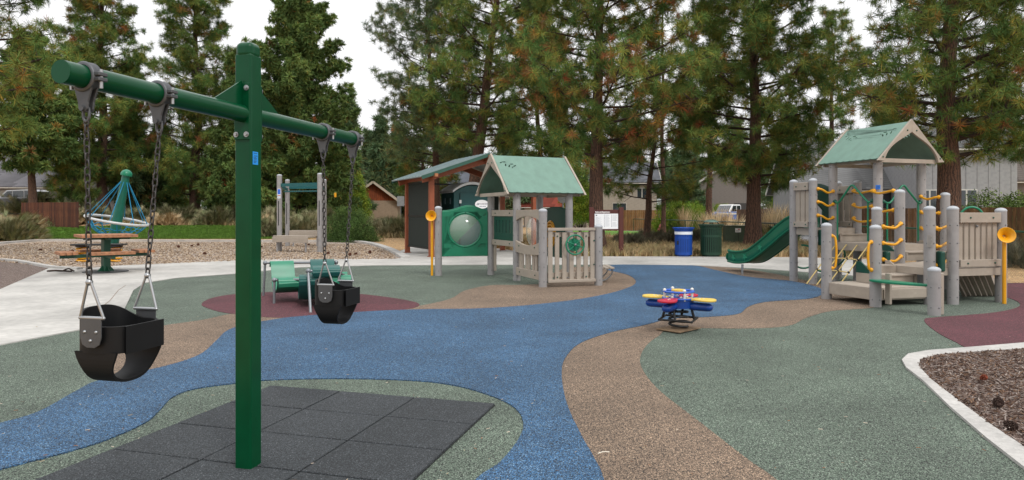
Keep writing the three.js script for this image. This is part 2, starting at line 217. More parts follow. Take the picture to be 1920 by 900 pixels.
// street beyond the chain link fence, with a far pavement and verge
struct('street', groundSheet([[15, 30], [15.5, 130], [30, 130], [23, 46], [23, 30]], -0.012, { px: false, curved: false }), MAT.asphalt);
struct('street_crossing', groundSheet([[-30, 98], [15, 92], [15, 84], [-30, 86]], -0.012, { px: false, curved: false }), MAT.asphalt);
struct('verge_lawn', [groundSheet([[5, 50], [13.5, 46], [14.2, 62], [4, 72]], -0.014, { px: false, curved: false }), groundSheet([[17, 29], [40, 24], [40, 34], [22, 35]], -0.014, { px: false, curved: false })], MAT.lawn);
struct('pavement', groundSheet([[6, 64], [14, 58], [14, 60.5], [6, 67]], -0.008, { px: false, curved: false }), MAT.concrete);

// ---------- black tile mat under the swing ----------
{ const th = 0.274, o = V(-2.094, 0, -5.79), W = 0.68, D = 0.544, c = V(Math.cos(th), 0, Math.sin(th)), r = V(-Math.sin(th), 0, Math.cos(th));
  const t = thing('rubber_mat', 'black rubber mat of square tiles around the foot of the green swing post', 'mat', [o.x, 0, o.z]);
  const vars = [0, 1, 2].map((k) => boxUV(flatG(new RoundedBoxGeometry(W - 0.011, 0.03, D - 0.011, 2, 0.006).translate(k * .83, 0, k * 1.37)), 1).translate(-k * .83, 0, -k * 1.37)), q = rng(3);
  for (let i = 0; i < 6; i++) for (let j = 0; j < 3; j++) { const p = o.clone().addScaledVector(c, W * (j + .5)).addScaledVector(r, D * (i + .5)); p.y = 0.002 + 0.0025 * q(); piece('tile', vars[(i * 3 + j * 2) % 3], MAT.tile, t, p, [(q() - .5) * .004, -th, (q() - .5) * .004]); }
  part('joint_bed', groundSheet([[0, 0], [W * 3, 0], [W * 3, D * 6], [0, D * 6]].map(([a, b]) => [o.x + c.x * a + r.x * b, -(o.z + c.z * a + r.z * b)]), 0.004, { px: false, curved: false }), mat(0x1c1c1c, 1), t); }

// ---------- vegetation ----------
function instGeo(list) { return join(list); }
function needleTuft(seed, n, len, w, fwd, old = .12) {                   // a burst of long needles round the end of a twig (twig along +y)
  const r = rng(seed), P = [], N = [], C = [];
  for (let i = 0; i < n; i++) {
    const a = r() * 2 * PI, e = fwd + (r() - .5) * 2.1, L = len * (.7 + .5 * r()), y0 = (r() - .7) * len * .55, isOld = r() < old && y0 < -len * .1;
    const d = V(Math.cos(a) * Math.cos(e), Math.sin(e), Math.sin(a) * Math.cos(e)), s = V(0, 0, 0).crossVectors(d, V(r() - .5, r() - .5, r() - .5)).normalize();
    const b = V(0, y0, 0), m = b.clone().addScaledVector(d, L * .55), t = b.clone().addScaledVector(d, L); t.y -= L * .12;
    const nn = V(0, 0, 0).crossVectors(d, s).normalize(), k = .75 + .5 * r(), col = isOld ? [2.1 * k, 1.2 * k, .9 * k] : [k, k, k * .9];
    const pts = [b.clone().addScaledVector(s, w / 2), b.clone().addScaledVector(s, -w / 2), m.clone().addScaledVector(s, w / 2), m.clone().addScaledVector(s, w / 2), b.clone().addScaledVector(s, -w / 2), m.clone().addScaledVector(s, -w / 2), m.clone().addScaledVector(s, w / 2), m.clone().addScaledVector(s, -w / 2), t];
    for (const p of pts) { P.push(p.x, p.y, p.z); N.push(nn.x, nn.y, nn.z); C.push(...col); }
  }
  const g = new THREE.BufferGeometry(); g.setAttribute('position', new THREE.Float32BufferAttribute(P, 3)); g.setAttribute('normal', new THREE.Float32BufferAttribute(N, 3)); g.setAttribute('color', new THREE.Float32BufferAttribute(C, 3)); return g;
}
function leafClump(seed, n, R, l, w, up = 0) {                // leaf sized faces spread through a small ball
  const r = rng(seed), P = [], N = [], C = [];
  for (let i = 0; i < n; i++) {
    const c = V(r() - .5, r() - .5, r() - .5).normalize().multiplyScalar(R * Math.cbrt(r())), d = V(r() - .5, r() - .5 + up, r() - .5).normalize(), s = V(0, 0, 0).crossVectors(d, V(r() - .5, r() - .5, r() - .5)).normalize(), nn = V(0, 0, 0).crossVectors(d, s), L = l * (.6 + .7 * r()), k = .7 + .6 * r();
    const a = c.clone().addScaledVector(s, w / 2).addScaledVector(d, L * .45), b = c.clone().addScaledVector(s, -w / 2).addScaledVector(d, L * .45), t = c.clone().addScaledVector(d, L);
    for (const p of [c, b, a, a, b, t]) { P.push(p.x, p.y, p.z); N.push(nn.x, nn.y, nn.z); C.push(k, k, k); }
  }
  const g = new THREE.BufferGeometry(); g.setAttribute('position', new THREE.Float32BufferAttribute(P, 3)); g.setAttribute('normal', new THREE.Float32BufferAttribute(N, 3)); g.setAttribute('color', new THREE.Float32BufferAttribute(C, 3)); return g;
}
function bladeTuft(seed, n, h, w, spread, droop = .3) {       // upright blades from one foot
  const r = rng(seed), P = [], N = [], C = [];
  for (let i = 0; i < n; i++) {
    const a = r() * 2 * PI, L = h * (.55 + .5 * r()), o = spread * Math.sqrt(r()), s = V(-Math.sin(a + r()), 0, Math.cos(a + r())), b = V(Math.cos(a) * o * .35, 0, Math.sin(a) * o * .35), m = V(Math.cos(a) * o * .7, L * .6, Math.sin(a) * o * .7), t = V(Math.cos(a) * (o + droop * L * r()), L * (1 - droop * .3 * r()), Math.sin(a) * (o + droop * L * r())), k = .75 + .5 * r(), nn = V(Math.cos(a), .3, Math.sin(a));
    for (const p of [b.clone().addScaledVector(s, w / 2), b.clone().addScaledVector(s, -w / 2), m.clone().addScaledVector(s, w / 2), m.clone().addScaledVector(s, w / 2), b.clone().addScaledVector(s, -w / 2), m.clone().addScaledVector(s, -w / 2), m.clone().addScaledVector(s, w / 2), m.clone().addScaledVector(s, -w / 2), t]) { P.push(p.x, p.y, p.z); N.push(nn.x, nn.y, nn.z); C.push(k, k, k); }
  }
  const g = new THREE.BufferGeometry(); g.setAttribute('position', new THREE.Float32BufferAttribute(P, 3)); g.setAttribute('normal', new THREE.Float32BufferAttribute(N, 3)); g.setAttribute('color', new THREE.Float32BufferAttribute(C, 3)); return g;
}
const leafMat = phys(0xffffff, 0.8, { vertexColors: true, side: THREE.DoubleSide, specularIntensity: 0.25 });
const TUFT = { pine: [0, 1, 2].map((k) => needleTuft(100 + k, 64, .3, .011, .35, .35)), far: [0, 1].map((k) => needleTuft(110 + k, 44, .42, .03, .3, .25)), fir: [0, 1].map((k) => needleTuft(120 + k, 60, .2, .022, .55, .1)), leaf: [0, 1].map((k) => leafClump(130 + k, 46, .3, .11, .06)), tiny: [0, 1].map((k) => leafClump(140 + k, 60, .2, .055, .022, .5)), sage: [0, 1].map((k) => bladeTuft(150 + k, 44, .34, .0075, .2, .35)) };
function instances(name, geo, list, parent) {                 // list: [position, quaternion, scale, colour], in the parent's own metres
  const m = shade(new THREE.InstancedMesh(geo, leafMat, list.length)), M = new THREE.Matrix4(); m.name = name; m.userData.kind = 'stuff';
  list.forEach(([p, q, s, c], i) => { M.compose(p, q, typeof s === 'number' ? V(s, s, s) : s); m.setMatrixAt(i, M); m.setColorAt(i, c); });
  parent.add(m); return m;
}
const UP = V(0, 1, 0), qTo = (d) => new THREE.Quaternion().setFromUnitVectors(UP, d.clone().normalize());
const GREENS = { pine: [[.1, .175, .05], [.145, .215, .06], [.072, .145, .045], [.19, .23, .06]], blue: [[.11, .17, .09], [.14, .195, .09], [.085, .145, .075]], fir: [[.13, .2, .065], [.18, .25, .08], [.095, .16, .055]], lime: [[.18, .27, .03], [.13, .23, .03], [.26, .3, .04]] };
const BROWN = [.28, .16, .055];
function trunkGeo(pts, r0, r1, seed, n = 12) {
  const c = new THREE.CatmullRomCurve3(pts), K = 26, r = rng(seed), ns = noiser(seed, 8), P = [], U = [], I = [];
  for (let i = 0; i <= K; i++) { const t = i / K, p = c.getPoint(t), fl = i === 0 ? 1.45 : i === 1 ? 1.14 : 1, rad = (r0 + (r1 - r0) * Math.pow(t, .85)) * fl;
    for (let j = 0; j <= n; j++) { const a = j / n * 2 * PI, k = rad * (1 + .14 * (ns(j / n, t * 2) - .5)); P.push(p.x + Math.cos(a) * k, p.y, p.z + Math.sin(a) * k); U.push(j / n * Math.max(1, Math.round(r0 * 2 * PI / 1.1)), p.y / 1.3); } }
  for (let i = 0; i < K; i++) for (let j = 0; j < n; j++) { const a = i * (n + 1) + j, b = a + n + 1; I.push(a, b, a + 1, b, b + 1, a + 1); }
  const g = new THREE.BufferGeometry(); g.setAttribute('position', new THREE.Float32BufferAttribute(P, 3)); g.setAttribute('uv', new THREE.Float32BufferAttribute(U, 2)); g.setIndex(I); g.computeVertexNormals(); return g;
}
const push = (o, k = 1.22) => ({ ...o, x: o.x * k, z: o.z * k, h: (o.h - 1.5) * k + .9, base: Math.max(.4, (o.base - 1.5) * k + .9), R: o.R * k, r: o.r * k, size: (o.size || 1) * k });   // the same tree, taller and farther off
function conifer(name, label, cat, o) {
  // o: x z h r base R seed lean kind tuft n(limbs) per(tufts a limb) size brown profile up
  const q = rng(o.seed), t = thing(name, label, cat, [o.x, terrH(o.x, o.z) - 0.04, o.z], o.group), kind = o.kind || 'pine', pal = GREENS[o.pal || (kind === 'fir' ? 'fir' : 'pine')], tufts = TUFT[o.tuft || (kind === 'fir' ? 'fir' : 'pine')];
  const lean = o.lean || [0, 0], pts = []; for (let i = 0; i <= 6; i++) { const u = i / 6; pts.push(V(lean[0] * u + (i ? (q() - .5) * o.r * .8 : 0), o.h * u, lean[1] * u + (i ? (q() - .5) * o.r * .8 : 0))); }
  const axis = new THREE.CatmullRomCurve3(pts); const tm = shade(new THREE.Mesh(flatG(trunkGeo(pts, o.r, o.r * .12, o.seed)), MAT.bark)); tm.name = 'trunk'; t.add(tm);
  const limbs = [], L0 = [], L1 = [], L2 = [], bins = [L0, L1, L2];
  const prof = o.profile || ((u) => Math.min(1, .55 + u * 3) * (1 - .72 * Math.pow(u, 1.5)));
  for (let i = 0; i < o.n; i++) {
    const u = (i + q() * .9) / o.n, y = o.base + (o.h - o.base) * u, ax = axis.getPoint(y / o.h), a = i * 2.399 + (q() - .5) * .9, len = o.R * prof(u) * (o.rag ? .4 + .75 * Math.pow(q(), .8) : .62 + .5 * q()), up = (o.up ?? .12) + .5 * u * (o.upTop ?? 1) + (q() - .5) * .35;
    const dir = V(Math.cos(a), up, Math.sin(a)).normalize(), bend = (o.bend ?? .1) * len * (q() * .9 + .3), side = V(-Math.sin(a), 0, Math.cos(a));
    const w1 = (q() - .5) * .3 * len, P = (s) => ax.clone().addScaledVector(dir, len * s).addScaledVector(side, w1 * s * s).add(V(0, bend * (s * s * 1.6 - s * .9), 0));
    const tired = q() < .4 ? 1.3 : .15, lush = .78 + .45 * q();
    const br = Math.max(.012, o.r * .2 * (1 - .6 * u) * Math.min(1, len / 2.5));
    if (len > .5) { limbs.push(rod(P(0), P(.35), br, 5, br * .75), rod(P(.35), P(.7), br * .75, 4, br * .5), rod(P(.7), P(.96), br * .5, 3, br * .25)); }
    const k = Math.max(3, Math.round(o.per * (.4 + .6 * len / o.R)));
    for (let j = 0; j < k; j++) {
      const s = o.inner ? Math.pow(q(), .6) : .3 + .72 * Math.pow(q(), .75), b = P(s), sp = (o.fan ?? .3) * len * (1.1 - s * .75) + .12, off = V((q() - .5), (q() - .42) * (o.thick ?? .75), (q() - .5)).multiplyScalar(2 * sp), p = b.clone().add(off);
      if (limbs.length && off.length() > .35 && j % 2 === 0) limbs.push(rod(b, p, Math.max(.008, br * .3), 3, .006));
      const d = dir.clone().multiplyScalar(.6).add(off.clone().normalize().multiplyScalar(.9)).add(V(0, .35 - (o.droop || 0), 0)), g = pal[(q() * pal.length) | 0], v = lush * (.82 + .36 * q()), br2 = q() < (o.brown ?? .12) * tired, c = br2 ? lin(BROWN[0] * (.6 + .5 * q()), BROWN[1] * (.6 + .7 * q()), BROWN[2]) : lin(g[0] * v, g[1] * v, g[2] * v);
      bins[(q() * tufts.length) | 0].push([p, qTo(d), (o.size || 1) * (.75 + .55 * q()), c]);
    }
  }
  if (limbs.length) { const m = shade(new THREE.Mesh(join(limbs), MAT.limb)); m.name = 'limb'; m.userData.kind = 'stuff'; t.add(m); }
  const crown = sub('crown', t); tufts.forEach((g, i) => bins[i].length && instances('needles', g, bins[i], crown));
  return t;
}
MAT.limb = mat(0x3c2f29, 0.95);
const onGround = (px, d) => ({ x: (px - 960) / FOC * d, z: -d });
const PINES = [
  ['ponderosa_pine', 'tall pine with a broad dark trunk behind the slide and the green litter bin', { ...onGround(1412, 29.5), h: 17, r: .36, base: 2.7, R: 4.3, seed: 201, n: 84, per: 54, brown: .06, size: 1.05, lean: [.25, .3] }],
  ['ponderosa_pine', 'big pine with yellowing needles rising behind the rules notice board', { ...onGround(1120, 27.2), h: 17, r: .33, base: 3.7, R: 4.4, seed: 202, n: 82, per: 52, brown: .24, size: 1.05, lean: [.2, .2] }],
  ['ponderosa_pine', 'slender low-branched pine between the notice board and the blue litter bin', { ...onGround(1210, 34), h: 9, r: .2, base: 2.1, R: 4, seed: 203, n: 34, per: 32, brown: .1, size: 1, lean: [.7, 0], up: .05 }],
  ['ponderosa_pine', 'massive reddish-trunked pine behind the roofed play structure by the grey house', { ...onGround(1776, 22.5), h: 16, r: .42, base: 3.4, R: 4.2, seed: 204, n: 84, per: 50, brown: .06, size: .95, lean: [.2, .1] }],
  ['ponderosa_pine', 'leaning pine with a bare lower trunk behind the open shelter roof', { ...onGround(880, 37), h: 20, r: .42, base: 5.2, R: 4.4, seed: 205, n: 78, per: 42, brown: .1, size: 1.1, lean: [2.2, 0] }],
  ['ponderosa_pine', 'ragged pine with long open boughs against the pale sky above the shelter', { ...onGround(822, 42), h: 19, r: .27, base: 4.4, R: 5, seed: 206, n: 74, per: 40, brown: .09, size: 1.15, pal: 'blue', lean: [-.9, 0] }],
  ['ponderosa_pine', 'tall pine with tawny needles right behind the tilted net spinner', push({ ...onGround(196, 50), h: 23, r: .42, base: 3.2, R: 4.4, seed: 207, n: 100, per: 40, brown: .14, size: 1.35, lean: [-.4, 0] })],
  ['ponderosa_pine', 'near pine with long drooping sprays at the picture edge above the parked car', { ...onGround(-60, 22), h: 15, r: .3, base: 4.2, R: 3.6, seed: 208, n: 46, per: 40, brown: .1, size: 1, lean: [.2, 0] }],
  ['ponderosa_pine', 'tall pine seen between the near swing chains and the swing post', push({ ...onGround(368, 52), h: 24, r: .4, base: 2.6, R: 4.3, seed: 209, n: 100, per: 40, brown: .09, size: 1.4 })],
  ['ponderosa_pine', 'thin straggly pine behind the bins with sky showing through its crown', { ...onGround(1243, 40), h: 18, r: .16, base: 6, R: 2.6, seed: 210, n: 46, per: 14, brown: .14, size: 1.1 }],
  ['ponderosa_pine', 'pine filling the corner beyond the yellow talk tube and fence', { ...onGround(1960, 25), h: 14, r: .3, base: 3.2, R: 4, seed: 211, n: 52, per: 40, brown: .06, size: 1, lean: [-.2, 0] }],
  ['ponderosa_pine', 'dense young pine over the brown timber fence beside the spinner', push({ ...onGround(140, 47), h: 12, r: .22, base: 1.0, R: 2.3, seed: 212, n: 56, per: 30, brown: .08, size: 1.3 })],
  ['ponderosa_pine', 'pine with a short russet trunk right of the screened shelter wall', { ...onGround(795, 52), h: 11, r: .25, base: 2.6, R: 3.6, seed: 213, n: 44, per: 30, brown: .1, size: 1.35 }],
  ['ponderosa_pine', 'pine half hidden behind the playhouse roof, joining the two big crowns', { ...onGround(1010, 46), h: 17, r: .28, base: 3, R: 4, seed: 214, n: 56, per: 30, brown: .1, size: 1.35 }],
  ['ponderosa_pine', 'dark pine between the bins and the slide pine, behind the ornamental grasses', { ...onGround(1330, 46), h: 16, r: .26, base: 5.6, R: 3.6, seed: 215, n: 46, per: 26, brown: .08, size: 1.3 }],
  ['ponderosa_pine', 'pine behind the grey house roof between the two large pine crowns', { ...onGround(1560, 52), h: 17, r: .3, base: 7, R: 3.4, seed: 216, n: 40, per: 20, brown: .08, size: 1.4 }],
];
for (const [n, l, o] of PINES) conifer(n, l, 'tree', o);
const cone = (u) => 1.02 - .96 * u;
conifer('juniper_tree', 'broad pointed juniper just past the swing post, behind the pull-up bars', 'tree', push({ ...onGround(558, 47), h: 17.2, r: .3, base: .7, R: 4.5, seed: 221, n: 170, per: 44, kind: 'fir', size: 1.7, brown: .05, profile: (u) => .98 - .1 * u - .66 * u * u * u, rag: 1, inner: true, thick: .5, up: .25, fan: .24 }));
conifer('juniper_tree', 'bright green juniper directly behind the swing beam joint', 'tree', push({ ...onGround(440, 50), h: 13.4, r: .26, base: .8, R: 2.7, seed: 222, n: 90, per: 28, kind: 'fir', size: 2, brown: .05, profile: (u) => 1.1 - .95 * u, rag: 1, inner: true, thick: .5, up: .3, fan: .26 }));
conifer('juniper_tree', 'shaggy juniper with twin dark trunks beside the parked car', 'tree', push({ ...onGround(64, 44), h: 13, r: .3, base: 4.4, R: 2.9, seed: 223, n: 70, per: 26, kind: 'fir', size: 2, brown: .03, inner: true, thick: .6, lean: [-.5, 0] }));
conifer('juniper_tree', 'lower juniper behind the far swing seat chains', 'tree', push({ ...onGround(622, 54), h: 9.6, r: .24, base: .6, R: 2.1, seed: 224, n: 70, per: 24, kind: 'fir', size: 2.2, brown: .05, profile: cone, inner: true, thick: .5 }));
conifer('juniper_tree', 'dense juniper at the far end of the lawn behind the spinner', 'tree', push({ ...onGround(300, 56), h: 9, r: .24, base: .4, R: 3, seed: 225, n: 60, per: 24, kind: 'fir', size: 2.3, brown: .06, profile: cone, inner: true, thick: .5 }));
[[655, 72, 13.4, 2.4], [716, 80, 12.6, 2.7], [748, 84, 12.4, 2.6], [690, 95, 13, 3], [-40, 84, 15, 3.4], [240, 66, 15, 3.2], [500, 74, 13, 3], [860, 74, 15, 3.4], [950, 80, 14, 3.5], [1050, 84, 15, 3.6], [1180, 88, 15, 3.8], [1290, 92, 15, 3.8], [1380, 96, 15, 3.8], [1480, 74, 13, 3.4], [1660, 66, 14, 3.2], [1870, 60, 14, 3.2]].forEach(([px, d, h, R], i) =>
  conifer('distant_pine', 'far pine beyond the gardens, one of the hazy row under the big crowns', 'tree', { ...onGround(px, d), h, r: .25, base: 1.6, R, seed: 240 + i, n: 44, per: 18, tuft: 'far', size: 1.9, brown: .04, pal: 'blue', profile: (u) => 1 - .8 * u, inner: true, group: 'far pines beyond the gardens' }));
{ // far wood that closes the view
  const q = rng(77), L = [[], []], g = new THREE.Group(); g.name = 'distant_forest'; g.userData = { kind: 'stuff', label: 'far dark pine wood closing the view behind the houses', category: 'wood' }; scene.add(g);
  for (let i = 0; i < 130; i++) { const a = (i / 130 - .5) * 2.1, d = 108 + 40 * q(), x = Math.sin(a) * d, z = -Math.cos(a) * d, h = 9 + 6 * q(), R = 2.2 + 1.8 * q(); for (let k = 0; k < 70; k++) { const u = Math.pow(q(), .8), an = q() * 6.3, rr = R * (1.05 - u) * Math.sqrt(q()), c = GREENS.blue[(q() * 3) | 0], v = .8 + .4 * q(); L[k & 1].push([V(x + Math.cos(an) * rr, .5 + (h - .5) * u, z + Math.sin(an) * rr), qTo(V(Math.cos(an), .6, Math.sin(an))), 2.6 + 1.4 * q(), lin(c[0] * v, c[1] * v, c[2] * v)]); } }
  L.forEach((l, i) => instances('needles', TUFT.far[i], l, g)); }
function bush(name, label, o) {                               // o: x z w h n kind pal size seed stems
  const q = rng(o.seed), t = thing(name, label, o.cat || 'shrub', [o.x, terrH(o.x, o.z) - .03, o.z], o.group), tf = TUFT[o.kind], B = tf.map(() => []), st = [];
  for (let i = 0; i < o.n; i++) { const a = q() * 2 * PI, e = Math.acos(q() * (o.kind === 'sage' ? .9 : 1.15) - (o.kind === 'sage' ? 0 : .15)), rr = Math.pow(q(), .45) * (1 + .28 * Math.sin(a * 3 + o.seed) * Math.sin(e * 2.3)), p = V(Math.cos(a) * Math.sin(e) * rr * o.w / 2, Math.max(.02, Math.cos(e) * rr * o.h * (o.kind === 'sage' ? .62 : .9) + (o.lift || 0)), Math.sin(a) * Math.sin(e) * rr * o.w / 2), c = o.pal[(q() * o.pal.length) | 0], v = .75 + .5 * q();
    B[(q() * tf.length) | 0].push([p, qTo(o.kind === 'sage' ? V(p.x * .7, 1, p.z * .7) : V(q() - .5, q() - .3, q() - .5)), o.size * (.7 + .6 * q()), lin(c[0] * v, c[1] * v, c[2] * v)]); if (i % 24 === 0) st.push(rod(V((q() - .5) * .1, 0, (q() - .5) * .1), p, .014, 4, .005)); }
  const m = shade(new THREE.Mesh(join(st), MAT.limb)); m.name = 'stem'; m.userData.kind = 'stuff'; t.add(m); const f = sub('foliage', t); tf.forEach((g, i) => B[i].length && instances('leaves', g, B[i], f)); return t;
}
const PAL = { sage: [[.32, .31, .18], [.26, .27, .14], [.42, .37, .22], [.2, .23, .11]], straw: [[.66, .5, .3], [.58, .43, .25], [.72, .58, .37]], dark: [[.065, .12, .03], [.095, .155, .042], [.05, .09, .026]], lime: GREENS.lime, sagegreen: [[.09, .13, .05], [.13, .16, .06], [.18, .19, .09]] };
bush('boxwood_bush', 'rounded dark green bush beside the pull-up bars', { ...onGround(657, 37), w: 3, h: 1.95, n: 900, kind: 'tiny', pal: PAL.dark, size: 1.15, seed: 301 });
bush('boxwood_bush', 'small mounded green bush at the edge of the lawn', { ...onGround(111, 51.5), w: 1.7, h: .95, n: 150, kind: 'tiny', pal: PAL.sagegreen, size: 1.2, seed: 302 });
[[8, 39, 4, 2.3, 'tall grey-green brush at the corner of the wood chip bed'], [80, 53, 3.2, 1.6, 'grey-green sagebrush just right of the tall corner brush'], [145, 56, 4, 1.9, 'broad sagebrush in front of the red-brown timber fence'], [175, 55, 2.8, 1.3, 'low sagebrush between the picnic table and the timber fence'], [60, 58, 5, 2.6, 'big sagebrush half hiding the parked car'], [300, 64, 4, 2.2, 'sagebrush beyond the lawn, behind the near swing\'s inner chain'], [262, 60, 3.4, 2, 'sagebrush seen through the spinner\'s net, at the back of the lawn'], [330, 60, 4, 2.4, 'sagebrush at the back of the lawn just past the inner swing chain'], [365, 62, 4.2, 2.6, 'tall sagebrush at the back of the lawn, midway to the swing post'], [405, 56, 3.5, 2, 'sagebrush at the back of the lawn left of the swing post'], [432, 58, 3, 2.2, 'sagebrush partly hidden by the swing post at the lawn\'s end'], [500, 48, 3, 2.4, 'sagebrush just past the swing post, behind the pull-up bars'], [515, 44, 2.4, 1.6, 'small sagebrush at the foot of the first pull-up bar post'], [560, 44, 3, 2.2, 'grey brush seen between the grey posts of the pull-up bars'], [728, 48, 3.6, 1.9, 'tall feathery grey brush beside the screened shelter wall'], [748, 45, 2.4, 1.6, 'sagebrush nearest the screened shelter wall'], [712, 46, 2.6, 1.4, 'sagebrush between the dark round bush and the feathery brush'], [600, 52, 3, 2.2, 'sagebrush behind the dark round bush and the pull-up bars']].forEach(([px, d, w, h, l], i) =>
  bush('sagebrush', l || 'grey-green sagebrush growing along the far side of the park', { ...onGround(px, d), w, h, n: 520, kind: 'sage', pal: PAL.sage, size: 1.45, seed: 310 + i, group: l ? undefined : 'sagebrush along the far side' }));
[[120, 53, 1.8, 1.2, 'pale straw-coloured grass clump beside the mounded bush at the lawn edge'], [138, 54, 2.4, 1.3, 'large pale straw grass clump behind the picnic table'], [310, 55, 2.4, 1.3, 'pale straw grass clump at the far lawn edge behind the near chain'], [492, 44, 1.6, 1.7, 'pale straw grass clump beside the swing post and pull-up bars']].forEach(([px, d, w, h, l], i) => bush('straw_grass', l, { ...onGround(px, d), w, h, n: 300, kind: 'sage', pal: PAL.straw, size: 1.5, seed: 330 + i, cat: 'grass' }));
[[1195, 31, 1.8, .95, 'grey twiggy brush at the foot of the slender pine'], [1225, 38, 2, 1, 'low grey twiggy brush behind the slender pine\'s trunk'], [1262, 33, 1.7, 1.1, 'grey twiggy brush just behind the blue litter bin'], [1180, 33, 1.6, .8, 'low grey brush between the notice board and the slender pine'], [1305, 33, 1.8, 1.1, 'low grey brush between the blue and the green litter bin'], [1905, 20.5, 2.6, 1.25, 'grey-green brush behind the chain link fence by the talk tube'], [1935, 19, 2.2, 1.3, 'grey-green brush at the picture edge behind the yellow talk tube']].forEach(([px, d, w, h, l], i) =>
  bush('twiggy_brush', l || 'low grey twiggy brush in the dry grass near the litter bins', { ...onGround(px, d), w, h, n: 150, kind: 'sage', pal: [[.13, .11, .075], [.17, .15, .1], [.1, .1, .06]], size: .95, seed: 340 + i, group: l ? undefined : 'low brush near the bins' }));
[[1272, 52, 4.4, 2.9, 'yellow-green shrub behind the fence above the blue bin'], [1300, 58, 4, 2.6, 'second yellow-green shrub, beyond the grasses behind the bins'], [1088, 56, 3.4, 6.6, 'young lime-leaved tree beside the playhouse roof', 1.4], [668, 66, 2.8, 5.6, 'light green young tree in front of the orange gabled house', 1.2], [1350, 88, 4, 3, 'green hedge at the porch behind the pickup truck'], [1480, 64, 3, 6.5, 'yellowing sapling above the slide tower', 2], [1900, 33, 5, 2.7, 'leafy green bush behind the cedar fence', .6]].forEach(([px, d, w, h, l, lift], i) =>
  bush(h > 5 ? 'young_tree' : 'leafy_shrub', l, { ...onGround(px, d), w, h: h - (lift || 0), n: 900, kind: 'leaf', pal: i === 6 ? [[.1, .15, .04], [.14, .19, .05]] : PAL.lime, size: .85, seed: 360 + i, lift, cat: h > 5 ? 'tree' : 'shrub' }));
// feather reed grass along the fence
{ const plume = bladeTuft(401, 26, 1.65, .022, .42, .18), blade = bladeTuft(402, 60, 1.05, .018, .5, .6), plume2 = bladeTuft(403, 22, 1.5, .024, .5, .3);
  const spots = [[1288, 47.5], [1280, 48.5], [1318, 42.5], [1327, 42], [1336, 43], [1345, 41], [1355, 42.2], [1366, 40.5], [1380, 40.6], [1432, 33.5], [1443, 34.2], [1455, 33], [1466, 33.8], [1476, 32.6], [1486, 33.2]], q = rng(404);
  spots.forEach(([px, d], i) => { const p = onGround(px, d), t = thing('ornamental_grass', i < 2 ? 'blond feathery grass clump standing over the blue litter bin' : i < 9 ? 'blond feathery grass clump in front of the pickup truck' : 'blond feathery grass clump above the slide', 'grass', [p.x, -.03, p.z], i < 2 ? 'grasses over the blue bin' : i < 9 ? 'grasses before the pickup' : 'grasses above the slide'), s = (i < 2 ? 1.2 : i < 9 ? .95 : 1.08) + .25 * q(), I = new THREE.Quaternion(), c = PAL.straw[i % 3];
    const pl = [0, 1, 2, 3, 4].map(() => [V((q() - .5) * .3, .15, (q() - .5) * .3), I.clone().setFromAxisAngle(UP, q() * 6), s, lin(c[0], c[1], c[2])]);
    instances('plume', i & 1 ? plume : plume2, pl, t); instances('blade', blade, [0, 1].map(() => [V((q() - .5) * .2, 0, (q() - .5) * .2), I.clone().setFromAxisAngle(UP, q() * 6), s, lin(.16, .19, .05)]), t); }); }
// dry grass under the trees, wood chips and litter
function scatter(name, label, geo, n, seed, where, size, pal, y = 0, tilt = 0) {
  const q = rng(seed), L = []; let guard = 0;
  while (L.length < n && guard++ < n * 30) { const p = where(q); if (!p) continue; const c = pal[(q() * pal.length) | 0], v = .75 + .5 * q(); L.push([V(p[0], y + terrH(p[0], p[1]), p[1]), new THREE.Quaternion().setFromEuler(new THREE.Euler((q() - .5) * tilt, q() * 6.3, (q() - .5) * tilt)), size * (.6 + .8 * q()), lin(c[0] * v, c[1] * v, c[2] * v)]); }
  const m = instances(name, geo, L, scene); m.userData.label = label; return m;
}
function inPoly(pts, x, y) { let c = false; for (let i = 0, j = pts.length - 1; i < pts.length; j = i++) { const [a, b] = pts[i], [e, f] = pts[j]; if ((b > y) !== (f > y) && x < (e - a) * (y - b) / (f - b) + a) c = !c; } return c; }
const dryTuft = bladeTuft(410, 16, .3, .014, .2, .7);
const pathW = [...pathLow, ...pathTop].map(([a, b]) => { const g = gp(a, b); return [g.x, g.z]; });
scatter('dry_grass', 'tawny dry grass and pine duff along the fence behind the bins', dryTuft, 5200, 411, (q) => { const x = -1 + q() * 16, z = -24 - q() * q() * 26; return inPoly(pathW, x, z) || inPoly(pathW, x, z + .3) || (x < 1.6 && z > -27.5) ? null : [x, z]; }, 1, [[.56, .41, .22], [.62, .47, .27], [.44, .3, .16], [.48, .39, .2], [.36, .33, .16]], -.03, .5);
scatter('dry_grass_fringe', 'pale dry grass between the brush and the lawn', dryTuft, 4200, 412, (q) => { const x = -40 + q() * 38, z = -42 - q() * 26, px = 960 + FOC * x / -z; return inPoly(MAT.lawnPoly, px, -z) || inPoly(MAT.lawnPoly, px, -z - 1.5) ? null : [x, z]; }, 1.6, [[.42, .33, .18], [.36, .29, .15], [.28, .26, .12]], -.03, .5);
scatter('lawn_grass', 'short mown grass blades on the lawn', bladeTuft(413, 14, .06, .016, .16, .4), 12000, 414, (q) => { const px = 25 + q() * 540, d = 41.2 + q() * 13; return inPoly(MAT.lawnPoly, px, d) ? [(px - 960) / FOC * d, -d] : null; }, 1.25, [[.17, .31, .05], [.14, .27, .045], [.2, .33, .07]], -.02, .3);
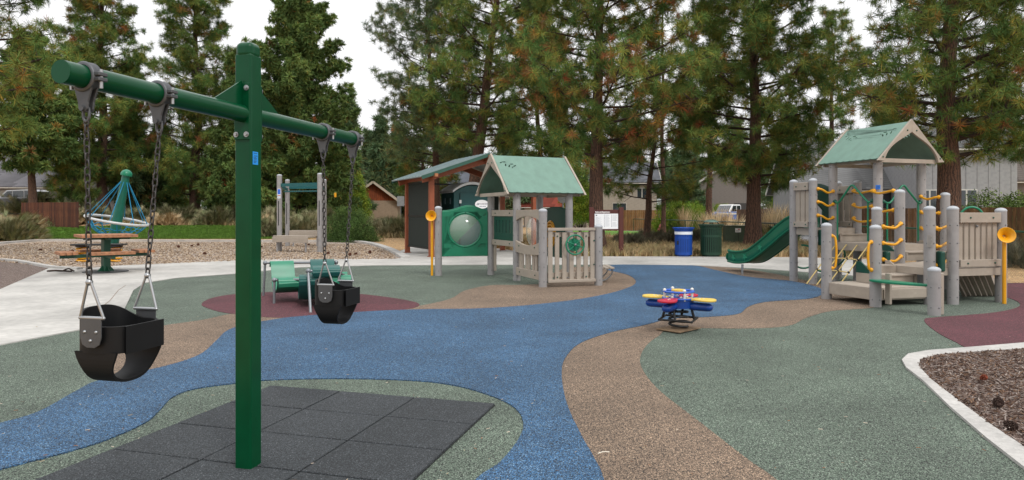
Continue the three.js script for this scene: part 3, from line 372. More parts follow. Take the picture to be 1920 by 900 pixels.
{ const chip = boxUV(flatG(new THREE.BoxGeometry(.06, .012, .02))); chip.deleteAttribute('uv'); chip.setAttribute('color', new THREE.Float32BufferAttribute(new Float32Array(chip.attributes.position.count * 3).fill(1), 3));
  const wc = [[95, 502], [234, 498.5], [440, 490], [740, 486], [740, 474], [690, 459], [440, 455], [90, 454], [20, 458], [-100, 480]], wcw = wc.map(([a, b]) => { const g = gp(a, b); return [g.x, g.z]; });
  scatter('wood_chip_litter', 'loose wood chips heaped in the play bed', chip, 16000, 421, (q) => { const x = -32 + q() * 30, z = -18 - q() * 20; return inPoly(wcw, x, z) ? [x, z] : null; }, 1.15, [[.4, .305, .215], [.28, .205, .14], [.48, .385, .29], [.2, .14, .095]], .012, 1.2);
  const sliver = boxUV(flatG(new THREE.BoxGeometry(.05, .005, .007))); sliver.deleteAttribute('uv'); sliver.setAttribute('color', chip.attributes.color);
  const mw = bedIn.map(([a, b]) => { const g = gp(a, b); return [g.x, g.z]; });
  scatter('bark_mulch_litter', 'shredded bark and pine needles in the kerbed bed', sliver, 15000, 422, (q) => { const x = 3 + q() * 7, z = -2.5 - q() * 5.2; return inPoly(mw, x, z) ? [x, z] : null; }, .85, [[.1, .06, .045], [.17, .12, .095], [.06, .038, .03], [.3, .25, .22], [.18, .11, .07]], .018, 1.1);
  const needle = boxUV(flatG(new THREE.BoxGeometry(.03, .003, .004))); needle.deleteAttribute('uv'); needle.setAttribute('color', chip.attributes.color);
  scatter('leaf_litter', 'stray needles, twigs and husks lying on the rubber surface', needle, 300, 423, (q) => { const px = q() * 1920, py = 520 + 400 * q(), g = gp(px, py); return g.d > 13 ? null : [g.x, g.z]; }, .7, [[.42, .33, .22], [.3, .15, .08], [.12, .08, .06], [.6, .5, .4]], .0155, .1); }

// ---------- single post swing ----------
{ const P = V(-1.558, 0, -3.94), a = 13.8 * PI / 180, ax = V(Math.sin(a), 0, -Math.cos(a)), nx = V(Math.cos(a), 0, Math.sin(a)), BY = 2.087, S = .108;   // ax runs along the beam, nx across it
  const t = thing('swing_frame', 'green single-post swing frame with a round cross beam', 'swing frame', [P.x, 0, P.z]);
  const on = (k, y, n = 0) => P.clone().addScaledVector(ax, k).addScaledVector(nx, n).setY(y), yaw = -a;
  const post = part('post', rbox(S, 2.44, S, .012, P.x, 1.22, P.z, yaw), MAT.swing, t);
  { const cap = rbox(S + .006, .1, S + .006, .036, 0, 0, 0); cap.rotateY(yaw); part('cap', cap.translate(P.x, 2.462, P.z), MAT.swing, post); }
  for (const s of [-1, 1]) { // near half and far half of the beam
    const e = s < 0 ? -1.235 : 1.39, st = s * (S / 2 + .004);
    const b = part('beam', rod(on(st, BY), on(e, BY), .0495, 28), MAT.swing, t);
    const pl = on(s * (S / 2 + .005), 2.1); part('mounting_plate', rbox(.1, .33, .01, .003, pl.x, pl.y, pl.z, yaw), MAT.swing, b);
    const g = shapeOf([[0, 0], [.25, 0], [0, .15]]), m = new THREE.Matrix4().makeBasis(ax.clone().multiplyScalar(s), UP, nx.clone().multiplyScalar(s)); m.setPosition(on(s * (S / 2 + .012), BY + .042, -.004 * s)); part('gusset', inF(m, extr(g, .008)), MAT.swing, b);
    for (const y of [1.965, 2.235]) for (const n of [-.034, .034]) { const c = on(s * (S / 2 + .012), y, n), d = ax.clone().multiplyScalar(s); part('bolt', [rod(c, c.clone().addScaledVector(d, .004), .016, 14), rod(c, c.clone().addScaledVector(d, .014), .009, 10)], MAT.steel, b); }
    part('end_cap', rod(on(e, BY), on(e + s * .004, BY), .0488, 28), MAT.swing, b);
  }
  const stick = canv(128, 192, (g, w, h) => { g.fillStyle = '#1f8fe0'; g.fillRect(0, 0, w, h); g.fillStyle = '#0b2a55'; for (let i = 0; i < 8; i++) { if (i === 1) continue; g.fillRect(20 + (i % 3) * 6, 18 + i * 20, 84 - (i * 17 % 30), 9); } });
  { const sg = new THREE.PlaneGeometry(.052, .076); sg.rotateY(PI / 2 - a + 0); const c = on(-.012, 1.83, S / 2 + .0015); part('sticker', sg.translate(c.x, c.y, c.z), mat(0xffffff, .4, { map: stick }), post, { keepUV: true, label: 'blue safety sticker' }); }
  const T = [-1.115, -.70, .862, 1.31];
  for (const k of T) {
    const h = sub('hanger_clamp', t), w = .052, R = .0545, c = on(k, BY);
    const rg = new THREE.LatheGeometry([[R - .003, -w / 2], [R + .007, -w / 2], [R + .012, -w / 2 + .008], [R + .007, -w / 6], [R + .011, 0], [R + .007, w / 6], [R + .012, w / 2 - .008], [R + .007, w / 2], [R - .003, w / 2]].map(([x, y]) => new THREE.Vector2(x, y)), 28).applyQuaternion(new THREE.Quaternion().setFromUnitVectors(UP, ax)).translate(c.x, c.y, c.z);
    part('clamp_ring', rg, MAT.cast, h);
    for (const n of [-1, 1]) { const e = on(k, BY - .002, n * (R + .02)); part('clamp_ear', [rbox(.03, .017, .046, .004, e.x, e.y + .011, e.z, yaw), rbox(.03, .017, .046, .004, e.x, e.y - .011, e.z, yaw)], MAT.cast, h); part('clamp_bolt', rod(on(k, BY - .05, n * (R + .022)), on(k, BY + .03, n * (R + .022)), .0085, 8), MAT.steel, h); }
    const lug = shapeOf([[-.046, 0], [.046, 0], [.036, -.03], [.026, -.06], [.023, -.09], [.014, -.1], [-.014, -.1], [-.023, -.09], [-.026, -.06], [-.036, -.03]], false), m = new THREE.Matrix4().makeBasis(nx, UP, ax.clone().negate());
    for (const q of [-1, 1]) { m.setPosition(on(k + q * .014 + .005, BY - .046)); part('lug', inF(m.clone(), extr(lug, .01, .002)), MAT.cast, h); }
    part('swivel_pin', rod(on(k - .028, BY - .135), on(k + .028, BY - .135), .012, 10), MAT.cast, h);
    part('swivel', [tube([on(k, BY - .13, -.013), on(k, BY - .17, -.015), on(k, BY - .19, 0), on(k, BY - .17, .015), on(k, BY - .13, .013)], .0065, 16, 6)], MAT.cast, h);
  }
  // chain link: a stretched ring of round bar
  const lp = []; for (let i = 0; i < 12; i++) { const an = i / 12 * 2 * PI; lp.push(V(Math.cos(an) * .0105, Math.sin(an) * .0105 + (Math.sin(an) > .01 ? .0085 : Math.sin(an) < -.01 ? -.0085 : 0), 0)); }
  const linkG = new THREE.TubeGeometry(new THREE.CatmullRomCurve3(lp, true), 14, .0038, 5, true);
  const swing = (k0, k1, low, label) => {
    const sway = k0 < 0 ? -.03 : -.04, mid = on((k0 + k1) / 2 + sway, 0), t = thing('bucket_swing', label, 'swing', [mid.x, low, mid.z], 'toddler swings'), half = .138, rim = low + .272, km = (k0 + k1) / 2 + sway;
    for (const [k, s] of [[k0, -1], [k1, 1]]) {
      const top = on(k, BY - .185), bot = on(km + s * (half + .025), low + .47), n = Math.round((top.y - bot.y) / .0305), ch = sub('chain', t), d = bot.clone().sub(top), q = new THREE.Quaternion().setFromUnitVectors(V(0, -1, 0), d.clone().normalize());
      for (let i = 0; i <= n; i++) { const l = piece('link', linkG, MAT.chain, ch, top.clone().addScaledVector(d, (i + .15) / (n + .3))); l.quaternion.copy(q).multiply(new THREE.Quaternion().setFromAxisAngle(UP, yaw + (i % 2 ? PI / 2 : 0) + .3 * Math.sin(i * 1.7))); }
      // triangle hanger: base rod runs across the seat
      const kb = km + s * (half + .012), A = on(kb, rim + .03, -.062), B = on(kb, rim + .03, .062), ap = bot.clone().setY(bot.y - .012);
      const tr = part('triangle_hanger', [rod(A, ap.clone().addScaledVector(nx, -.008), .006, 8), rod(B, ap.clone().addScaledVector(nx, .008), .006, 8), rod(A, B, .008, 8), ball(.0075, A, 8), ball(.0075, B, 8), ball(.015, ap, 10)], MAT.steel, t);
      const pl = shapeOf([[-.055, .04], [.055, .04], [.055, -.045], [.045, -.075], [.02, -.088], [-.02, -.088], [-.045, -.075], [-.055, -.045]]), m = new THREE.Matrix4().makeBasis(nx, UP, ax.clone().negate()); m.setPosition(on(km + s * (half + .014) + (s < 0 ? 0 : .004), rim - .01)); 
      const plate = part('strap_plate', inF(m, extr(pl, .005, .001)), MAT.cast, t); for (const [u, v] of [[-.03, -.02], [.03, -.02], [0, -.058]]) part('rivet', ball(.008, on(km + s * (half + .018), rim - .01 + v, u), 8), MAT.steel, plate);
    }
    // seat: a waist band, higher at the back, and a crotch strap from front to back
    const bx = (th) => { const c = Math.cos(th), s = Math.sin(th), e = .62, k = Math.sign(c) * Math.pow(Math.abs(c), e), n = Math.sign(s) * Math.pow(Math.abs(s), e); return [k * half, n * .132]; };
    const ringPts = [], K = 64; for (let i = 0; i <= K; i++) { const th = i / K * 2 * PI, [k, n] = bx(th), back = n < 0 ? Math.pow(Math.min(1, -n / .132), 1.5) : 0; ringPts.push([k, n, .145, .262 + .07 * back]); }
    const surf = (rows) => { // rows: [outerLow, outerHigh, innerHigh, innerLow] points
      const Pp = [], I = [], C = 5; rows.forEach((r) => { for (let j = 0; j < C; j++) { const p = r[j % 4]; Pp.push(p.x, p.y, p.z); } }); for (let i = 0; i < rows.length - 1; i++) for (let j = 0; j < C - 1; j++) { const a = i * C + j, b = a + C; I.push(a, b, a + 1, b, b + 1, a + 1); }
      const g = new THREE.BufferGeometry(); g.setAttribute('position', new THREE.Float32BufferAttribute(Pp, 3)); g.setAttribute('uv', new THREE.Float32BufferAttribute(new Float32Array(Pp.length / 3 * 2), 2)); g.setIndex(I); const f = g.toNonIndexed(); f.computeVertexNormals(); return f; };
    const band = surf(ringPts.map(([k, n, lo, hi]) => { const f = 1 - .012 / Math.hypot(k, n), o = (q, y) => on(km + k * q, low + y, n * q); return [o(1, lo), o(1, hi), o(f, hi), o(f, lo)]; }));
    const seat = part('seat', band, MAT.seat, t);
    part('front_strap', surf(Array.from({ length: 21 }, (_, i) => { const u = i / 20, k = -half * .8 + u * half * 1.6, o = (n, y) => on(km + k, low + y, n); return [o(.134 + .005, .143), o(.134 + .005, .264), o(.132, .264), o(.132, .143)]; })), MAT.seat, seat);
    const U = []; for (let i = 0; i <= 28; i++) { const u = i / 28, ph = PI * u, cc = Math.cos(ph), k = half * .97 * Math.sign(cc) * Math.pow(Math.abs(cc), .8), y = .15 - .15 * Math.pow(Math.sin(ph), .7), w = .066 + .045 * Math.pow(Math.abs(2 * u - 1), 4), o = (q, n) => on(km + k * (q ? .92 : 1), low + y + (q ? .012 * Math.sin(ph) : 0), n); U.push([o(0, w), o(0, -w), o(1, -w), o(1, w)]); }
    part('crotch_strap', surf(U), MAT.seat, seat);
  };
  swing(T[0], T[1], .75, 'black bucket swing on the near end of the beam, closest to the viewer');
  swing(T[2], T[3], .69, 'black bucket swing on the far beam end before the green wave seats'); }

// ---------- four seat spring rider ----------
{ const g0 = gp(1272, 619), c = V(g0.x, 0, g0.z), Y = .38, t = thing('spring_rider', 'four-petal spring rider with red and yellow seats on a blue body', 'spring rider', [c.x, 0, c.z]);
  const blue = plastic(0x0d3f8f, .35), blueL = plastic(0x2c62c8, .35), red = plastic(0xc8243f, .4), yel = plastic(0xf3cf62, .4), white = plastic(0xe6e3da, .4), steel = MAT.black;
  part('base_plate', box(.5, .012, .36, c.x, .022, c.z, .75), plastic(0x8a7258, .8), t);
  const hel = []; for (let i = 0; i <= 72; i++) { const u = i / 72, a = u * 4.6 * 2 * PI; hel.push(V(c.x + Math.cos(a) * .115, .05 + u * .29, c.z + Math.sin(a) * .115)); } part('coil_spring', tube(hel, .0155, 150, 8), steel, t);
  const th = .62; const dirs = [0, 1, 2, 3].map((i) => th + i * PI / 2), D = (a, r, y) => V(c.x + Math.cos(a) * r, y, c.z + Math.sin(a) * r);
  const ring = [0, 1, 2, 3].map((i) => D(dirs[i] + PI / 4 - .12, i % 2 ? .28 : .32, .15)); 
  part('foot_rail', [...ring.map((p, i) => rod(p, ring[(i + 1) % 4], .014, 8)), ...ring.map((p) => ball(.016, p, 8))], steel, t);
  for (let i = 0; i < 4; i++) { const m = ring[i].clone().lerp(ring[(i + 1) % 4], .5); part('rail_post', rod(m, D(dirs[(i + 1) % 4], .17, .31), .017, 8), steel, t); }
  part('hub', cyl(.19, .19, .1, c.x, .3, c.z, 24), blue, t);
  dirs.forEach((a, i) => { const s = new THREE.Shape(); s.moveTo(0, -.075); s.bezierCurveTo(.16, -.08, .2, -.14, .36, -.145); s.bezierCurveTo(.47, -.14, .5, -.06, .5, 0); s.bezierCurveTo(.5, .06, .47, .14, .36, .145); s.bezierCurveTo(.2, .14, .16, .08, 0, .075); s.closePath();
    const m = new THREE.Matrix4().makeRotationY(-a); m.setPosition(D(a, .12, 0)); const pet = extr(s, .028, .01, 16).scale(.74, .8, 1).rotateX(-PI / 2).translate(0, Y + .022, 0);
    const arm = new THREE.CapsuleGeometry(.062, .2, 6, 14).rotateZ(PI / 2).scale(1, .85, 1).translate(.17, Y - .055, 0), m2 = m.clone();
    part('arm', inF(m2, arm), blue, t); part('seat', inF(m, pet), i % 2 ? red : yel, t, { label: i % 2 ? 'red petal seat' : 'yellow petal seat' });
    for (const r of [.33, .43]) part('bolt', ball(.009, D(a, .12 + r * .5, Y + .05), 6), white, t); });
  part('tray', cyl(.2, .2, .02, c.x, Y + .02, c.z, 28), blueL, t); part('tray_rim', new THREE.TorusGeometry(.2, .012, 6, 32).rotateX(PI / 2).translate(c.x, Y + .04, c.z), blueL, t);
  part('ring', new THREE.TorusGeometry(.188, .02, 6, 36).rotateX(PI / 2).scale(1, .7, 1).translate(c.x, Y + .125, c.z), blueL, t);
  for (let i = 0; i < 4; i++) { const p = D(dirs[i] + PI / 4, .188, 0); const st = part('stanchion', cyl(.016, .016, .115, p.x, Y + .02, p.z, 10), white, t); part('knob', ball(.022, p.clone().setY(Y + .145), 10), white, st); }
  part('spoke', [0, 1].map((i) => box(.36, .012, .03, c.x, Y + .125, c.z, th + i * PI / 2)), blueL, t); part('centre_disc', cyl(.09, .09, .02, c.x, Y + .128, c.z, 20), yel, t);
  for (let i = 0; i < 6; i++) part('bead', ball(.019, D(i * 1.1 + .4, .11, Y + .05), 8), white, t); }

// ---------- shared builders for the play units ----------
const PR = .0875;
const domeG = (r) => new THREE.LatheGeometry([[0, .045], [r * .4, .041], [r * .75, .028], [r * .97, .01], [r * 1.03, 0], [r * 1.03, -.02]].map(([x, y]) => new THREE.Vector2(x, y)), 20);
function roundPost(t, p, h, o = {}) {
  const m = part('post', cyl(PR, PR, h, p.x, 0, p.z, 20), MAT.post, t);
  if (!o.noCap) part('cap', domeG(PR).translate(p.x, h, p.z), MAT.postCap, m);
  const st = []; for (let y = .12; y < h - .05; y += .3) for (const a of [.25, 1.35, 2.6]) st.push(ball(.012, V(p.x + Math.cos(a) * PR, y, p.z + Math.sin(a) * PR), 5)); part('stud', st, MAT.stud, m, { stuff: true }); return m;
}
const slatG = {}, slat = (w, h, d = .035) => { const k = [w, h, d].map((q) => q.toFixed(3)).join(); return slatG[k] || (slatG[k] = boxUV(flatG(new RoundedBoxGeometry(w, h, d, 1, .008)))); };
const yawOf = (m) => { const e = m.elements; return Math.atan2(-e[2], e[0]); };
function panelPiece(name, par, m, w, h, d, x, y, z, mt = MAT.tan) { return piece(name, slat(w, h, d), mt, par, pt(m, x, y, z), [0, yawOf(m), 0]); }
function boltRow(par, m, list) { for (const [x, y, z] of list) part('bolt', ball(.016, pt(m, x, y, z), 6), MAT.bolt, par); }
function gableRoof(t, c, dirA, half, lenHalf, eave, apex, o = {}) {     // dirA: ridge direction; c: centre on the ground
  const m = new THREE.Matrix4().makeBasis(dirA, UP, V(-dirA.z, 0, dirA.x)); m.setPosition(c.x, 0, c.z);
  const roof = sub('roof', t), rise = apex - eave, L = Math.hypot(half, rise), ang = Math.atan2(rise, half);
  for (const s of [-1, 1]) {
    const sh = new THREE.Shape(); sh.moveTo(-lenHalf, 0); sh.lineTo(lenHalf, 0); sh.lineTo(lenHalf, -L); const n = 9; for (let i = 0; i < n; i++) { const x0 = lenHalf - i * 2 * lenHalf / n, x1 = lenHalf - (i + 1) * 2 * lenHalf / n; sh.quadraticCurveTo((x0 + x1) / 2, -L - .03, x1, -L); } sh.closePath();
    for (const e of o.leaves || []) { const cx = e * (lenHalf - .26), cy = -L * .25; for (const [lx0, ly0, a] of [[-.1, .05, .5], [-.04, .075, .2], [-.03, -.02, 1.3], [.03, .05, .1], [.035, -.05, 1.1], [.1, .01, .05], [.1, -.07, .9], [.15, -.04, .5]]) { const lx = lx0 * 1.25, ly = ly0 * 1.25, h = new THREE.Path(); h.absellipse(cx + lx * e * -1, cy + ly, .05, .018, 0, 2 * PI, false, a * -e); sh.holes.push(h); } }
    const g = extr(sh, .024, 0, 8); const q = new THREE.Matrix4().makeRotationX(-(PI / 2 - ang)); g.applyMatrix4(q); if (s < 0) g.applyMatrix4(new THREE.Matrix4().makeRotationY(PI)); g.translate(0, apex, 0); part('roof_sheet', inF(m, g), MAT.sage, roof);
  }
  for (const e of [-1, 1]) { // barge boards with an arched opening
    for (const s of [-1, 1]) { const b = new THREE.Shape(); b.moveTo(0, apex + .06); b.lineTo(s * (half + .06), eave - .03); b.lineTo(s * (half - .1), eave - .04); b.bezierCurveTo(s * (half - .2), eave + rise * .4, s * half * .34, eave + rise * .5, 0, apex - .2); b.closePath();
      const g = extr(b, .05, .006).rotateY(PI / 2).translate(e * (lenHalf + .01) + (e < 0 ? -.05 : 0), 0, 0); const bb = part('barge_board', inF(m, g), MAT.tan, roof); for (const [u, y] of [[.12, apex - .17], [half - .06, eave + .04]]) part('bolt', ball(.017, pt(m, e * (lenHalf + .063), y, s * u * 1), 6), MAT.bolt, bb); }
    part('tie_rail', inF(m, box(.04, .08, 2 * half - .2, e * (lenHalf - .03), eave - .02, 0)), MAT.tan, roof);
  }
  for (const s of [-1, 1]) part('eave_rail', inF(m, box(2 * lenHalf - .1, .07, .05, 0, eave - .01, s * (half - .17))), MAT.tan, roof);
  return roof;
}
function talkTube(label, p, h, aim) { const t = thing('talk_tube', label, 'talk tube', [p.x, 0, p.z], 'talk tubes'); part('pipe', [cyl(.03, .03, h, p.x, 0, p.z, 12), ball(.034, V(p.x, h, p.z), 10)], MAT.yellow, t);
  const g = new THREE.LatheGeometry([[.028, -.06], [.034, 0], [.05, .04], [.09, .075], [.125, .1], [.135, .115], [.128, .118], [.085, .085], [.045, .05], [.02, 0]].map(([x, y]) => new THREE.Vector2(x, y)), 24).applyQuaternion(new THREE.Quaternion().setFromUnitVectors(UP, aim.clone().normalize())).translate(p.x, h + .03, p.z); part('horn', g, MAT.yellow, t); }

// ---------- playhouse ----------
{ const P = [null, gp(822, 516.7), gp(920.5, 515), gp(969, 525.7), gp(1018, 538.3), gp(1122, 535)].map((g) => g && V(g.x, 0, g.z));
  const e = P[2].clone().sub(P[3]), d = V(-e.z, 0, e.x).normalize(); if (d.x < 0) d.negate(); P[6] = P[3].clone().addScaledVector(d, 1.35); P[7] = P[6].clone().add(e);
  const t = thing('playhouse', 'toddler playhouse with sage green gable roof, bubble panel and steering wheel fence', 'playhouse', [P[3].x, 0, P[3].z]);
  roundPost(t, P[1], 1.66); roundPost(t, P[4], 1.58); roundPost(t, P[5], 1.25); for (const i of [2, 3, 6, 7]) roundPost(t, P[i], 2.03, { noCap: true });
  const c = P[2].clone().add(P[3]).add(P[6]).add(P[7]).multiplyScalar(.25); gableRoof(t, c, d, e.length() / 2 + .18, .675 + .28, 1.99, 2.88, { leaves: [-1] });
  { // green bubble panel
    const m = frame(P[1], P[2]), L = m.len, x0 = PR, x1 = L - PR, yb = .47, cx = L / 2, cy = 1.12, R = .395, w = x1 - x0, pn = sub('bubble_panel', t);
    const outline = (o) => { const s = new THREE.Shape(); s.moveTo(x0, yb); s.lineTo(x1, yb); s.lineTo(x1, 1.6 - o); s.bezierCurveTo(x0 + w * .82, 1.64 - o, x0 + w * .75, 1.73 - o, x0 + w * .5 + .1, 1.73 - o); s.bezierCurveTo(x0 + w * .4, 1.73 - o, x0 + w * .3, 1.6 - o, x0, 1.6 - o); s.closePath(); const h = new THREE.Path(); h.absarc(cx, cy, R, 0, 2 * PI, true); s.holes.push(h); return s; };
    const front = outline(.03); for (const [sx, sy] of [[-1, 1], [1, 1], [-1, -1], [1, -1]]) { const h = new THREE.Path(), X = cx + sx * (w / 2 - .05), Yc = cy + sy * .385; h.setFromPoints([[0, .05], [.2, .045], [.13, -.04], [0, -.035]].map(([u, v]) => new THREE.Vector2(X - sx * u, Yc + v * (sy > 0 ? 1 : -1) * 1))); front.holes.push(h); }
    part('panel_back', inF(m, extr(outline(0), .05, .008, 28).translate(0, 0, -.035)), MAT.green, pn);
    part('panel_face', inF(m, extr(front, .035, .008, 28).translate(0, 0, .012)), MAT.green, pn);
    part('bubble_rim', inF(m, new THREE.TorusGeometry(R + .02, .022, 8, 48).scale(1, 1, .6).translate(cx, cy, .046)), MAT.green, pn);
    const dome = new THREE.SphereGeometry(.5, 40, 14, 0, 2 * PI, 0, Math.asin(R / .5)).rotateX(PI / 2).translate(0, 0, -.5 * Math.cos(Math.asin(R / .5))); part('bubble_window', inF(m, dome.translate(cx, cy, .03)), MAT.bubble, pn);
    for (let i = 0; i < 10; i++) part('bolt', ball(.017, pt(m, cx + Math.cos(i * PI / 5 + .3) * (R + .025), cy + Math.sin(i * PI / 5 + .3) * (R + .025), .055), 6), MAT.bolt, pn); }
  { // counter panel between the gable posts
    const m = frame(P[2], P[3]), L = m.len, pn = sub('counter_panel', t); panelPiece('rail', pn, m, L - .2, .15, .05, L / 2, 1.53, .0); panelPiece('rail', pn, m, L - .2, .13, .05, L / 2, .82, 0); panelPiece('stile', pn, m, .1, 1.35, .045, PR + .06, .78, -.05);
    const s = shapeOf([[.2, .86], [L - .2, .86], [L - .2, 1.47], [.2, 1.47]]); for (let i = 0; i < 5; i++) { const h = new THREE.Path(), x = .32 + i * .2; h.setFromPoints([[x, 1.06], [x + .07, 1.06], [x + .07, 1.36], [x, 1.36]].map(([a, b]) => new THREE.Vector2(a, b))); s.holes.push(h); } part('slotted_board', inF(m, extr(s, .03).translate(0, 0, -.03)), MAT.greenDark, pn); boltRow(pn, m, [[.35, 1.53, .03], [L - .35, 1.53, .03], [.35, .82, .03], [L - .35, .82, .03]]); }
  { // window panel
    const m = frame(P[3], P[4]), L = m.len, pn = sub('window_panel', t), a = new THREE.Shape(); a.moveTo(.06, 1.6); a.lineTo(L - .06, 1.6); a.lineTo(L - .06, 1.36); a.quadraticCurveTo(L / 2, 1.56, .06, 1.36); a.closePath(); part('arch_rail', inF(m, extr(a, .05, .006)), MAT.tan, pn);
    const b = new THREE.Shape(); b.moveTo(.06, .92); b.quadraticCurveTo(L / 2, .74, L - .06, .92); b.lineTo(L - .06, .66); b.quadraticCurveTo(L / 2, .6, .06, .66); b.closePath(); part('sill_rail', inF(m, extr(b, .06, .006)), MAT.tan, pn); panelPiece('rail', pn, m, L - .12, .17, .06, L / 2, .22, .02);
    for (let i = 0; i < 7; i++) panelPiece('slat', pn, m, .11, .48, .035, .16 + i * (L - .32) / 6, .47, -.02 + (i % 2) * .016); panelPiece('stile', pn, m, .13, .62, .04, .2, 1.2, -.03); panelPiece('stile', pn, m, .1, .62, .04, L - .16, 1.2, -.03);
    const dome = new THREE.SphereGeometry(.4, 28, 12, 0, 2 * PI, 0, .95).rotateX(PI / 2).scale(.85, 1, .6).translate(L / 2 + .1, 1.14, -.16); part('bubble_window', inF(m, dome), MAT.bubble, pn); boltRow(pn, m, [[.3, .8, .066], [L - .3, .8, .066], [.3, .22, .055], [L - .3, .22, .055]]); }
  { // fence with the steering wheel
    const m = frame(P[4], P[5]), L = m.len, pn = sub('fence_panel', t); panelPiece('rail', pn, m, L - .18, .06, .08, L / 2, 1.19, .02); panelPiece('rail', pn, m, L - .18, .06, .12, L / 2, .12, .03); panelPiece('rail', pn, m, L - .2, .1, .035, L / 2, .24, -.03); panelPiece('rail', pn, m, L - .2, .1, .035, L / 2, 1.08, -.03);
    const xs = [.15, .3, .46, .62, .78, .94, L - .15]; xs.forEach((x, i) => panelPiece(i === 0 || i === 6 ? 'stile' : 'slat', pn, m, i === 0 || i === 6 ? .1 : .095, i === 0 || i === 6 ? 1.08 : .98, .04, x, i === 0 || i === 6 ? .66 : .63, .02)); boltRow(pn, m, [[.3, 1.05, .05], [.94, 1.05, .05], [.3, .2, .05], [.94, .2, .05], [L - .12, .95, .05], [L - .12, .45, .05]]);
    const w = sub('steering_wheel', t), X = .66, Y = .87, R = .2; part('wheel_rim', inF(m, new THREE.TorusGeometry(R, .017, 8, 36).translate(X, Y, .13)), MAT.greenPipe, w); for (let i = 0; i < 3; i++) part('spoke', inF(m, new THREE.CylinderGeometry(.012, .012, 2 * R, 8).rotateZ(i * PI / 3 + .2).translate(X, Y, .13)), MAT.greenPipe, w); part('backing_disc', inF(m, new THREE.CylinderGeometry(.135, .135, .02, 24).rotateX(PI / 2).translate(X, Y, .075)), MAT.greenPipe, w); part('hub', inF(m, new THREE.SphereGeometry(.03, 10, 8).translate(X, Y, .14)), MAT.stud, w); }
  { // far green activity panel with a yellow marble maze
    const m = frame(P[7], P[6]), L = m.len, pn = sub('maze_panel', t), s = new THREE.Shape(); s.moveTo(PR, .46); s.lineTo(L - PR, .46); s.lineTo(L - PR, 1.62); s.quadraticCurveTo(L * .6, 1.78, PR, 1.56); s.closePath(); const h = new THREE.Path(); h.absarc(L * .42, 1.0, .36, 0, 2 * PI, true); s.holes.push(h); part('panel_board', inF(m, extr(s, .06, .01, 20)), MAT.greenDark, pn);
    for (const r of [.1, .17, .24, .31]) part('maze_ring', inF(m, new THREE.TorusGeometry(r, .03, 6, 26).translate(L * .42, 1.0, .03)), MAT.yellow, pn); part('maze_disc', inF(m, new THREE.CylinderGeometry(.35, .35, .02, 28).rotateX(PI / 2).translate(L * .42, 1.0, 0)), MAT.yellow, pn); }
  { const a = P[5].clone().add(V(.08, 0, -.5)), bx = P[5].clone().add(V(.06, 0, -1.3)), m = frame(a, bx), b = sub('bench', t); [0, 1, 2].forEach((i) => panelPiece('seat_board', b, m, .8, .04, .1, .4, .32, .05 + i * .12)); for (const x of [.1, .7]) part('bench_leg', tube([pt(m, x, .3, .3), pt(m, x, .2, .3), pt(m, x, .07, .18), pt(m, x, .02, 0)], .016, 14, 6), MAT.pipe, b); }
  talkTube('yellow talk tube beside the green bubble panel of the playhouse', gp(810, 516.5).x < 0 ? V(gp(810, 516.5).x, 0, gp(810, 516.5).z) : V(0, 0, 0), 1.42, V(-.1, .15, 1)); }

